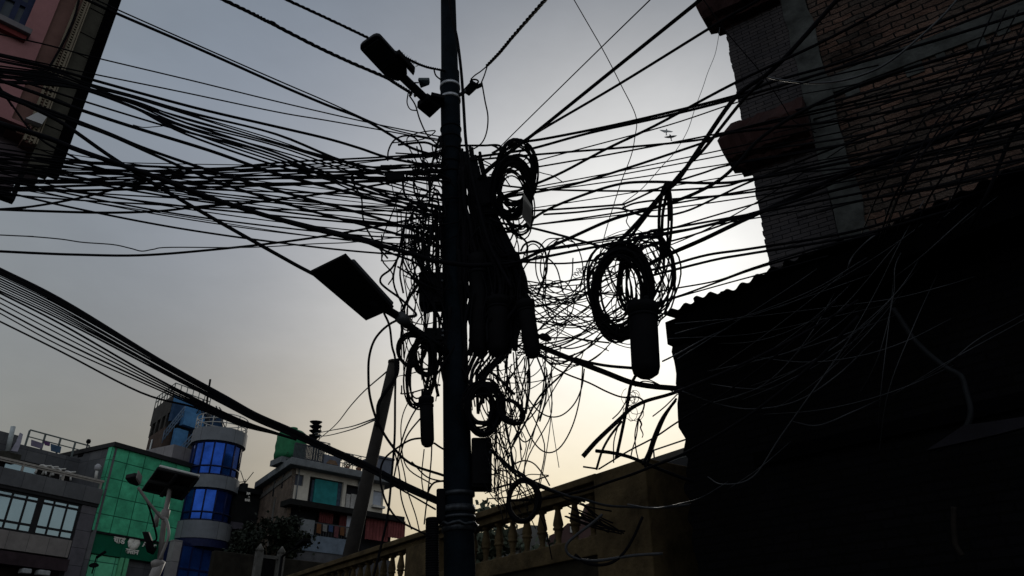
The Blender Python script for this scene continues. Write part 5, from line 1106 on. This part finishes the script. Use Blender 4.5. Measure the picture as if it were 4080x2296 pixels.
C('thick cable sagging from the pole to the shed corner behind the largest closure', 22, 5.9, 6.0, (2080, 1350), (2174, 1390), (2299, 1441), (2410, 1484), (2514, 1524), (2600, 1540), (2690, 1548), (2760, 1560))
C('cable joining the thick sagging one to the foot of the largest closure', 12, 5.8, 5.7, (2290, 1428), (2340, 1443), (2420, 1458), (2520, 1467))
mb = MB(); c = at(2166, 1343, 5.8); mb.lathe(c, (.9, 0, -.3), [(-.04, .012), (-.02, .03), (.03, .034), (.07, .012)], 10); tag(mb.build('cable_clamp', DARK), 'dark bolted clamp where the thick sagging cable leaves the sheaf', 'clamp')
C('cut thick cable end slanting out from the shed and across it', 21, 5.5, 4.9, (2322, 1820), (2380, 1755), (2472, 1668), (2515, 1628), (2575, 1598), (2679, 1568), (2800, 1520), (3000, 1432), (3170, 1345), (3310, 1265), (3420, 1195), w2=9)
C('thick cut cable hanging straight from the largest closure', 13, 5.6, 5.7, (2532, 1498), (2512, 1540), (2498, 1620), (2478, 1720), (2455, 1826))
C('bowed cable hanging below the cut thick end', 10, 5.6, 5.8, (2478, 1678), (2430, 1740), (2398, 1800), (2376, 1872))
C('dark cable rising to the shed corner from the end pier top', 14, 7.0, 6.6, (2690, 1598), (2640, 1665), (2606, 1740), (2586, 1800), (2562, 1850))
C('second dark cable close beside it rising to the shed corner', 11, 7.0, 6.6, (2694, 1590), (2650, 1660), (2612, 1750), (2590, 1820), (2570, 1860))
C('cut cable lying along the end pier top', 14, 6.6, 7.0, (2374, 1797), (2440, 1805), (2510, 1822), (2600, 1858), (2700, 1898), (2760, 1918))
C('short cut wire lying at the pier top', 7, 6.8, 6.8, (2323, 1860), (2350, 1864), (2378, 1868))
C('thin line rising from the pier top across the shed corner', 7, 7.2, 5.2, (2385, 1870), (2500, 1800), (2610, 1742), (2700, 1682), (2900, 1560), (3150, 1370), (3330, 1200))
C('long dark line from the balusters past the end pier across the shed', 11, 7.0, 5.0, (2020, 1995), (2150, 1988), (2300, 1962), (2430, 1920), (2520, 1890), (2600, 1858), (2720, 1810), (2900, 1710), (3060, 1600), (3250, 1440), (3420, 1260))
for k, p in enumerate((((2500, 1590), (2470, 1640), (2440, 1670)), ((2560, 1510), (2590, 1515), (2640, 1540), (2680, 1560)), ((2530, 1540), (2560, 1520), (2600, 1525), (2630, 1540)), ((2545, 1668), (2535, 1740), (2520, 1790), (2512, 1830)), ((2542, 1670), (2530, 1730), (2534, 1790), (2543, 1830)), ((2465, 1690), (2446, 1760), (2445, 1845)), ((2700, 1570), (2650, 1620), (2600, 1660)))):
    cable(list(p), 5, 5.7, 5.8, 'thin frayed wire hanging under the largest splice closure', 'frayed wires under the largest closure')
mb = MB()
for k in range(9):
    c = at(2515 + rng.uniform(-15, 20), 1620 + rng.uniform(-40, 30), 5.65); r_ = rng.uniform(.03, .09); mb.tube([c + Vector((math.cos(a * .55 + k) * r_ * (.6 + .04 * a), rng.uniform(-.01, .01), math.sin(a * .55 + k) * r_)) for a in range(11)], .0025, 4)
tag(mb.build('wire_bunch', CABLE), 'frayed bunch of thin curled wire under the largest splice closure', 'wire')
mb = MB(); mb.tube(crom([at(x, y, 5.65) for x, y in ((2545, 1668), (2556, 1690), (2552, 1705), (2562, 1730), (2558, 1745))], 4), .008, 6, r2=.003); tag(mb.build('hanging_leaf_strip', CABLE), 'dark withered strip dangling below the frayed wire bunch', 'strip')
mb = MB()
for k in range(26):
    c = at(2290 + k * 4.6, 1090 - k * 1.9 + rng.uniform(-12, 12), 5.7); mb.tube([c + Vector((math.cos(a) * .018, math.sin(a * 1.3) * .01, math.sin(a) * .02)) for a in range(6)], .003, 4)
tag(mb.build('barbed_tangle', CABLE), 'frizzy tangle of fine wire left of the big ring coil', 'wire')
# right fan
RF = (
 ('thin straight line from the pole to the top edge, steepest of the right lines', 5, 6.0, 3.6, ((1950, 630), (2000, 578), (2395, 190), (2590, 0), (2680, -90))),
 ('heavy straight line passing the top red cornice', 15, 6.0, 3.9, ((1900, 720), (1990, 640), (2085, 566), (2150, 516), (2440, 282), (2790, 0), (2900, -90))),
 ('heavy straight line just below it reaching the top cornice foot', 12, 6.0, 4.0, ((1920, 690), (2050, 588), (2150, 522), (2465, 337), (2860, 93), (2976, 28), (3100, -45))),
 ('upper of the pair humping over the upper coil', 12, 6.0, 4.3, ((1960, 612), (2030, 575), (2090, 565), (2200, 548), (2500, 487), (2930, 382), (3080, 325), (3400, 232), (3780, 75), (4120, -60))),
 ('lower of the pair humping over the upper coil', 12, 6.0, 4.3, ((1900, 625), (2040, 606), (2130, 590), (2350, 530), (2640, 466), (2950, 388), (3300, 285), (3700, 170), (4120, 40))),
 ('thin line below the humping pair', 6, 6.0, 4.3, ((1960, 690), (2124, 645), (2290, 600), (2660, 500), (2950, 404), (3250, 318), (3500, 260))),
 ('diagonal line rising to the upper cornice from inside the upper coil', 12, 6.0, 4.0, ((1900, 830), (2000, 785), (2207, 703), (2414, 595), (2612, 500), (2930, 330), (3300, 155), (3660, -40))),
 ('line reaching the middle red cornice top', 10, 6.0, 4.3, ((1860, 640), (2000, 628), (2250, 607), (2500, 587), (2811, 554), (3000, 500), (3400, 405), (4120, 225))),
 ('line reaching the middle red cornice front', 11, 6.0, 4.3, ((1900, 820), (2000, 790), (2250, 744), (2500, 670), (2800, 570), (2910, 530), (3400, 472), (4120, 320))),
 ('left member of the steep pair crossing to the brick column', 19, 5.8, 4.2, ((2380, 1075), (2450, 982), (2540, 888), (2640, 772), (2700, 718), (2800, 572), (2932, 386), (3053, 298), (3152, 204), (3334, 0), (3400, -80))),
 ('right member of the steep pair crossing to the brick column', 13, 5.8, 4.2, ((2420, 1060), (2500, 960), (2600, 830), (2712, 690), (2800, 600), (2881, 498), (2960, 400), (3040, 320))),
 ('flat line dipping through the right sky', 9, 6.0, 4.3, ((1900, 846), (2124, 840), (2447, 818), (2500, 808), (2650, 740), (2800, 690), (2920, 655), (3300, 590), (4120, 420))),
 ('line rising from the sheaf then level across the right sky', 12, 6.0, 4.3, ((2000, 925), (2062, 915), (2165, 845), (2290, 790), (2450, 738), (2580, 725), (2850, 730), (3000, 714), (3400, 640), (4120, 480))),
 ('almost level line through the upper coil centre', 9, 6.0, 4.3, ((1980, 735), (2050, 745), (2207, 757), (2580, 761), (2870, 744), (3000, 712), (3500, 600), (4120, 470))),
 ('long line from the sheaf humping up to the brick column', 14, 6.0, 4.2, ((1990, 1085), (2083, 1035), (2290, 940), (2447, 872), (2612, 827), (2760, 775), (2870, 715), (2950, 640), (3020, 560), (3150, 470), (3330, 380), (3600, 280), (4120, 130))),
 ('line sloping down from the sheaf to the big ring coil', 10, 5.9, 5.75, ((1950, 870), (2000, 890), (2124, 910), (2372, 976), (2460, 1004), (2540, 1020))),
 ('line with a deep sag under the steep pair', 9, 5.9, 4.3, ((2165, 855), (2300, 846), (2440, 830), (2500, 838), (2555, 858), (2640, 861), (2745, 838), (2880, 775), (3000, 720), (3400, 560), (4120, 290))),
 ('line from the steep pair foot to the brick wall', 9, 5.8, 4.3, ((2480, 828), (2580, 802), (3000, 765), (3500, 660), (4120, 520))),
 ('thin line over the big ring coil top', 7, 5.8, 4.3, ((2420, 985), (2480, 965), (2660, 915), (3000, 815), (3500, 680), (4120, 545))),
 ('thick line just over the big ring coil top', 12, 5.9, 4.4, ((1990, 1055), (2100, 1038), (2393, 980), (2745, 915), (3000, 850), (3300, 765), (3800, 645), (4120, 570))),
 ('heaviest line rising from the big ring coil to the right edge', 18, 5.8, 4.2, ((2540, 1080), (2640, 1025), (2800, 955), (3000, 860), (3400, 680), (3800, 530), (4120, 410))),
 ('upper of the low pair leaving the right of the big ring coil', 11, 5.8, 4.6, ((2560, 1085), (2660, 1060), (2820, 1016), (3000, 990), (3400, 922), (3800, 800), (4120, 690))),
 ('lower of the low pair leaving the right of the big ring coil', 11, 5.8, 4.6, ((2570, 1105), (2700, 1072), (2860, 1033), (3000, 1009), (3400, 942), (3800, 835))),
 ('upper of three lines just over the corrugated roof edge', 7, 5.7, 4.8, ((2600, 1165), (2700, 1148), (2860, 1118), (3000, 1068), (3250, 990), (3500, 930))),
 ('middle of three lines just over the corrugated roof edge', 8, 5.7, 4.8, ((2600, 1210), (2690, 1185), (2850, 1128), (3000, 1074), (3300, 985), (3550, 900))),
 ('lowest of three lines just over the corrugated roof edge', 6, 5.7, 4.8, ((2610, 1215), (2700, 1185), (2900, 1128), (3080, 1080), (3300, 1020))),
 ('drooping line from the sheaf over the big ring coil to the brick wall', 8, 5.9, 4.5, ((2000, 1040), (2090, 1045), (2250, 1050), (2400, 1030), (2560, 988), (2750, 940), (3000, 852), (3300, 740), (3700, 560), (4120, 380))),
 ('thin line from the sheaf crossing all to the right sky', 5, 5.9, 4.5, ((2020, 1190), (2150, 1150), (2330, 1100), (2500, 1040), (2760, 940), (3000, 815), (3200, 690))),
)
for l, wv, a, b, p in RF: cable(list(p), wv, a, b, l)
C('very thin wire dropping across the sky from the top edge to the big coil', 4, 4.2, 5.8, (2270, -30), (2400, 195), (2480, 350), (2525, 440), (2537, 490), (2530, 545), (2515, 620), (2470, 740), (2420, 900), (2390, 1010))
C('finest pale wire falling from the top cornice past the birds', 2.6, 9.2, 6.0, (2868, 110), (2860, 165), (2848, 220), (2820, 290), (2800, 350), (2770, 430), (2740, 520), (2690, 605), (2640, 660), (2560, 750), (2480, 812), m=CABLE2)
C('thin wire hanging from the steep pair into the big coil, kinked', 4, 5.5, 5.7, (2485, 810), (2500, 860), (2496, 885), (2515, 915), (2535, 945), (2540, 985))
C('short loose wire end poking out right of the upper coil', 4, 5.7, 5.6, (2110, 672), (2160, 690), (2205, 702), (2245, 728))
C('cable dropping from the steep pair through the narrow loop', 12, 5.4, 5.7, (2660, 740), (2650, 800), (2640, 860), (2636, 950), (2630, 1040), (2610, 1090))
C('pale streaked line slack from the brick column up to the right beam', 9, 5.0, 4.2, (3040, 298), (3085, 314), (3200, 330), (3330, 326), (3460, 290), (3560, 235), (3680, 135), (3760, 60), (3840, -30), m=CABLE2)
C('thin dark line crossing the pier bricks downward to the column', 4, 4.6, 5.2, (2790, -20), (2880, 110), (2960, 205), (3040, 300), (3120, 420), (3160, 480), (3250, 530))
GR = 'cables crossing the brick wall to the right edge'
for k in range(9):
    f = k / 8; y1 = 250 + f * 420 + rng.uniform(-25, 25); ys = 700 + f * 330 + rng.uniform(-40, 40); sg = rng.uniform(10, 50)
    pp = [(x, ys + (y1 - ys) * (x - 1950) / 2180 + sg * 4 * ((x - 1950) / 2180) * (1 - (x - 1950) / 2180)) for x in (1950, 2350, 2800, 3200, 3600, 4130)]
    cable(pp, rng.choice((5, 6, 8, 10)), 6.0, 4.3, ORD[k] + ' in-between cable counted downward at the right edge of the fan over the brick wall', GR)
GW = 'cables fixed to the brick wall and running to the right edge'
for k in range(12):
    f = k / 11; x0 = rng.uniform(2990, 3300); y0 = 330 + f * 560 + rng.uniform(-20, 20); y1 = y0 - 120 - rng.uniform(20, 260); c0 = FR.W(x0, y0, -.03)
    pp = [(x0, y0, c0.y), (3420, y0 * .68 + y1 * .32 + rng.uniform(5, 30)), (3760, y0 * .36 + y1 * .64 + rng.uniform(0, 25)), (4130, y1)]
    cable(pp, rng.choice((6, 8, 9, 11, 14)), 8.5, 4.2, 'dark cable fixed to the brick wall and running off to the right edge', GW)
GV = 'steep cables over the right of the brick wall'
for k in range(8):
    x1 = 3780 + k * 52 + rng.uniform(-20, 20); x0 = x1 - rng.uniform(230, 420)
    yy = rng.uniform(890, 1000); cable([(x0 - 40, yy, FS.W(x0 - 40, yy, -.45).y), (x0 + 40, 760), (x0 * .45 + x1 * .55, 520), (x1 + 60, 250 + rng.uniform(-30, 60)), (x1 + 170, 40)], rng.choice((6, 8, 10, 16)), 4.7, 4.0, 'steep dark cable leaning over the right part of the brick wall', GV)
# lines lying over the black shed
SH = (((2690, 1330), (2800, 1300), (3000, 1250), (3240, 1155), (3400, 1060), (3560, 960)), ((2690, 1290), (3000, 1262), (3300, 1225), (3560, 1190), (3760, 1140), (3890, 1100)), ((2660, 1350), (3000, 1330), (3330, 1260), (3600, 1200)),
 ((2700, 1430), (2860, 1330), (3000, 1240), (3200, 1110), (3350, 1000)), ((3090, 1500), (3250, 1330), (3400, 1180), (3550, 1000), (3620, 920)), ((3180, 1640), (3340, 1420), (3480, 1180), (3590, 960), (3680, 800)), ((3240, 1560), (3400, 1360), (3600, 1130), (3700, 960)),
 ((3420, 1580), (3500, 1420), (3560, 1180), (3570, 1050), (3640, 930)), ((3500, 1720), (3510, 1560), (3545, 1260), (3568, 1045)), ((3500, 1820), (3540, 1560), (3640, 1300), (3740, 1080)), ((3560, 1570), (3760, 1460), (3900, 1350), (4100, 1240)), ((3550, 1580), (3780, 1440), (4090, 1270)),
 ((2820, 1900), (2880, 1930), (3000, 1900), (3110, 1740), (3280, 1500), (3400, 1330)), ((2500, 2010), (2600, 2025), (2700, 2010), (2800, 1980), (2900, 1920)), ((2720, 1560), (2860, 1610), (3000, 1630), (3170, 1600), (3330, 1500), (3480, 1360)), ((2900, 1950), (3020, 1870), (3150, 1760)), ((2830, 1530), (2960, 1548), (3100, 1552)), ((3160, 1680), (3260, 1695), (3400, 1640), (3500, 1595)),
 ((3390, 1130), (3380, 1070), (3400, 1020), (3470, 950), (3560, 900)), ((3500, 1150), (3650, 1040), (3830, 880), (4000, 730)), ((3670, 945), (3780, 850), (3900, 740)), ((3730, 970), (3900, 840), (4090, 700)), ((2640, 1440), (2700, 1410), (2850, 1330), (3100, 1230)))
def on_shed(p): return (p[0], p[1], FS.W(p[0], p[1], -.03).y) if p[0] > 2720 else p
for k, p in enumerate(SH):
    p = [on_shed(p[0])] + [(x, y, FS.W(x, y, -.55).y) if x > 2720 else (x, y) for x, y in p[1:-1]] + [on_shed(p[-1])]
    cable(list(p), (4, 3.5, 3, 3.5, 4, 3.5, 3.5, 4, 3.5, 3.5, 4, 4, 5, 6, 5, 3.5, 4, 5, 7, 5, 4, 3.5, 5)[k], 4.85, 4.3, (ORD[k] if k < 20 else 'further') + ' faint grey line over the black shed front', 'faint grey lines over the black shed', m=CABLE2)
for k in range(14):
    x0, y0 = rng.uniform(2760, 3100), rng.uniform(1270, 1660); x1 = x0 + rng.uniform(420, 900); y1 = y0 - rng.uniform(120, 520); sg = rng.uniform(0, 110)
    p = [(x0 + (x1 - x0) * t, y0 + (y1 - y0) * t + 4 * sg * t * (1 - t)) for t in (0, .25, .5, .75, 1)]
    cable([on_shed(p[0])] + [(x, y, FS.W(x, y, -.55).y) for x, y in p[1:-1]] + [on_shed(p[-1])], rng.choice((3, 3.5, 4)), 4.8, 4.5, 'hair-thin grey line slung between points of the black shed front', 'hair-thin lines over the black shed', m=CABLE2)
# low right: lines over the balustrade
C('line slanting from the meter box over the rail to the end pier', 11, 6.0, 7.6, (1950, 1790), (2043, 1869), (2120, 1917), (2254, 1974), (2312, 1986), (2408, 2013), (2500, 2020), (2640, 2022), (2780, 2008), m=CABLE2)
C('slanting line just under it crossing the rail', 8, 6.0, 7.4, (1960, 1800), (2060, 1895), (2160, 1945), (2260, 1978), (2330, 2000))
C('big open cable loop before the balusters by the end pier', 12, 6.9, 6.9, (2400, 2050), (2360, 2085), (2302, 2128), (2258, 2170), (2262, 2205), (2300, 2226), (2380, 2234), (2520, 2214), (2640, 2206), m=CABLE2)
C('outer cable loop below the big open loop', 12, 6.9, 6.9, (2290, 2210), (2340, 2245), (2410, 2250), (2470, 2220), (2520, 2150), (2560, 2060))
for k in range(10):
    a = rng.uniform(2230, 2330); b = rng.uniform(1975, 2060); x = rng.uniform(2400, 2500); y = b + rng.uniform(50, 130)
    cable([(a, b), ((a + x) / 2, (b + y) / 2 + rng.uniform(-10, 10)), (x, y)], 6, 7.2, 7.2, 'short stiff cut wire sticking out before the balusters by the end pier', 'cut wires before the balusters')
GX = 'thin wires tangled between pole foot and baluster coil'
for k in range(24):
    x0 = rng.uniform(1900, 1980); y0 = rng.uniform(1640, 2000); x1 = rng.uniform(1980, 2200); y1 = rng.uniform(1880, 2110)
    strand([(x0, y0), ((2 * x0 + x1) / 3 + rng.uniform(-30, 40), (2 * y0 + y1) / 3 + rng.uniform(-40, 40)), ((x0 + 2 * x1) / 3 + rng.uniform(-30, 40), (y0 + 2 * y1) / 3 + rng.uniform(-40, 40)), (x1, y1)], rng.choice((3, 4, 4, 5, 6)), 5.95, 5.9)
GY = 'drooping wires right of the pole below the sheaf'
for k in range(9):
    x0 = rng.uniform(1900, 2060); y0 = rng.uniform(1380, 1560); x1 = rng.uniform(1930, 2140); y1 = rng.uniform(1680, 2000)
    strand([(x0, y0), (x0 + rng.uniform(-20, 60), y0 + (y1 - y0) * .35), (x1 + rng.uniform(-40, 40), y0 + (y1 - y0) * .7), (x1, y1)], rng.choice((4, 5, 6, 8)), 5.95, 5.9)
C('arched wire hump right of the meter box over the rail', 6, 5.9, 6.3, (2020, 1880), (2050, 1850), (2090, 1836), (2130, 1850), (2170, 1900), (2190, 1935))
C('long thin wire from the round-ended closure down to the baluster foot', 5, 5.8, 6.2, (2250, 1480), (2180, 1600), (2110, 1760), (2090, 1900), (2130, 2010), (2170, 2100), (2200, 2230))
C('stiff diagonal cable right of the pole below the sheaf', 11, 5.9, 5.8, (1950, 1480), (1990, 1510), (2050, 1572))

# the countless loose ends that fill the tangle
def curl(x0, x1, y0, y1, w=(3, 4, 5, 6), n=5, step=70, Y=(5.9, 6.05)):
    x, y = rng.uniform(x0, x1), rng.uniform(y0, y1); a = rng.uniform(0, 6.28); k = rng.uniform(-.5, .5); p = [(x, y)]
    for j in range(n):
        a += k + rng.uniform(-.25, .25); x += math.cos(a) * step * rng.uniform(.6, 1.2); y += math.sin(a) * step * rng.uniform(.6, 1.2); p.append((min(max(x, x0 - 40), x1 + 40), min(max(y, y0 - 40), y1 + 40)))
    strand(p, rng.choice(w), *Y)
for k in range(11): curl(1690, 1790, 620, 1130, (5, 6, 8), 5, 60)
for k in range(12): curl(1560, 1720, 700, 1000, (4, 5, 6), 5, 80)
for k in range(8): curl(1640, 1780, 1200, 1560, (5, 6, 8), 5, 60)
for k in range(16): curl(1860, 2060, 620, 1000, (5, 7, 9), 5, 70)
for k in range(5): curl(1860, 2060, 1380, 1620, (4, 5, 7), 5, 70)
def ip(tab, y):
    for (a, b), (c, d) in zip(tab, tab[1:]):
        if a <= y <= c: return b + (d - b) * (y - a) / (c - a)
    return tab[0][1] if y < tab[0][0] else tab[-1][1]
RO = ((600, 1862), (660, 1912), (720, 1930), (760, 1918), (820, 1930), (900, 1985), (960, 2002), (1000, 2018), (1060, 2090), (1110, 2095), (1180, 2126), (1225, 2070), (1290, 2040), (1340, 2056), (1420, 2026), (1470, 1950), (1500, 1930), (1600, 1935), (1720, 1925), (1800, 1915))
LO = ((640, 1745), (800, 1708), (900, 1694), (1000, 1702), (1130, 1716), (1240, 1726), (1320, 1712), (1450, 1722), (1600, 1752), (1700, 1762))
for k in range(78):   # bundles hanging down both sides of the pole
    left = k % 8 == 0
    y0 = rng.uniform(620, 1250); y1 = y0 + rng.uniform(250, 620); y1 = min(y1, 1640 if left else 1780); f = rng.random() ** .8; p = []; y = y0; ph = rng.uniform(0, 6); am = rng.uniform(2, 12)
    while y < y1:
        e = ip(LO if left else RO, y); p.append(((1790 - (1790 - e) * f if left else 1800 + (e - 1800) * f) + am * math.sin(y / 70 + ph), y)); y += 75
    if len(p) > 2: strand(p, rng.choice((6, 8, 10, 13, 18)), rng.uniform(5.88, 6.15), rng.uniform(5.88, 6.15), 4)
for k in range(9):   # long thin drops off the bundle foot
    x = rng.uniform(1880, 2060); y = rng.uniform(1380, 1560); x1 = x + rng.uniform(-70, 60); y1 = y + rng.uniform(180, 480)
    strand([(x, y), (x + rng.uniform(-18, 18), (2 * y + y1) / 3), (x1 + rng.uniform(-18, 18), (y + 2 * y1) / 3), (x1, y1)], rng.choice((4, 5, 6)), 5.95, 5.95)
for k in range(13):   # wide slack loops hanging below the bundle foot
    x0, x1 = rng.uniform(1880, 2080), rng.uniform(2060, 2330); y0, y1 = rng.uniform(1360, 1560), rng.uniform(1340, 1480); dp = rng.uniform(60, 420)
    strand([(x0 + (x1 - x0) * (3 * t * t - 2 * t * t * t), y0 + (y1 - y0) * t + dp * math.sin(math.pi * t)) for t in (0, .15, .3, .45, .6, .75, .88, 1)], rng.choice((4, 5, 6)), 5.95, 5.85)
for k in range(11):   # single wires falling to the balustrade
    x0, y0 = rng.uniform(1900, 2200), rng.uniform(1400, 1500); x1, y1 = x0 + rng.uniform(-120, 90), rng.uniform(1780, 2050)
    strand([(x0, y0), (x0 + rng.uniform(-40, 40), y0 * .66 + y1 * .34), (x1 + rng.uniform(-50, 50), y0 * .33 + y1 * .67), (x1, y1)], rng.choice((3, 4, 5)), 5.95, 5.95)
for k in range(26):   # stray wires through and round the big ring coil
    a = rng.uniform(0, 6.28); b = a + rng.uniform(1.2, 3.6); rr = rng.uniform(.9, 1.25); p = []
    for j in range(6):
        q = a + (b - a) * j / 5; k_ = rr if k % 2 else 1 - .7 * math.sin(math.pi * j / 5); p.append((2500 + 135 * k_ * math.cos(q) + rng.uniform(-12, 12), 1150 + 190 * k_ * math.sin(q) + rng.uniform(-12, 12)))
    strand(p, rng.choice((3, 4, 5)), 5.7, 5.8)
tag(TANGLE.build('cable_tangle', CABLE), 'countless loose black cable ends tangled round the utility pole', 'cables', kind='stuff')
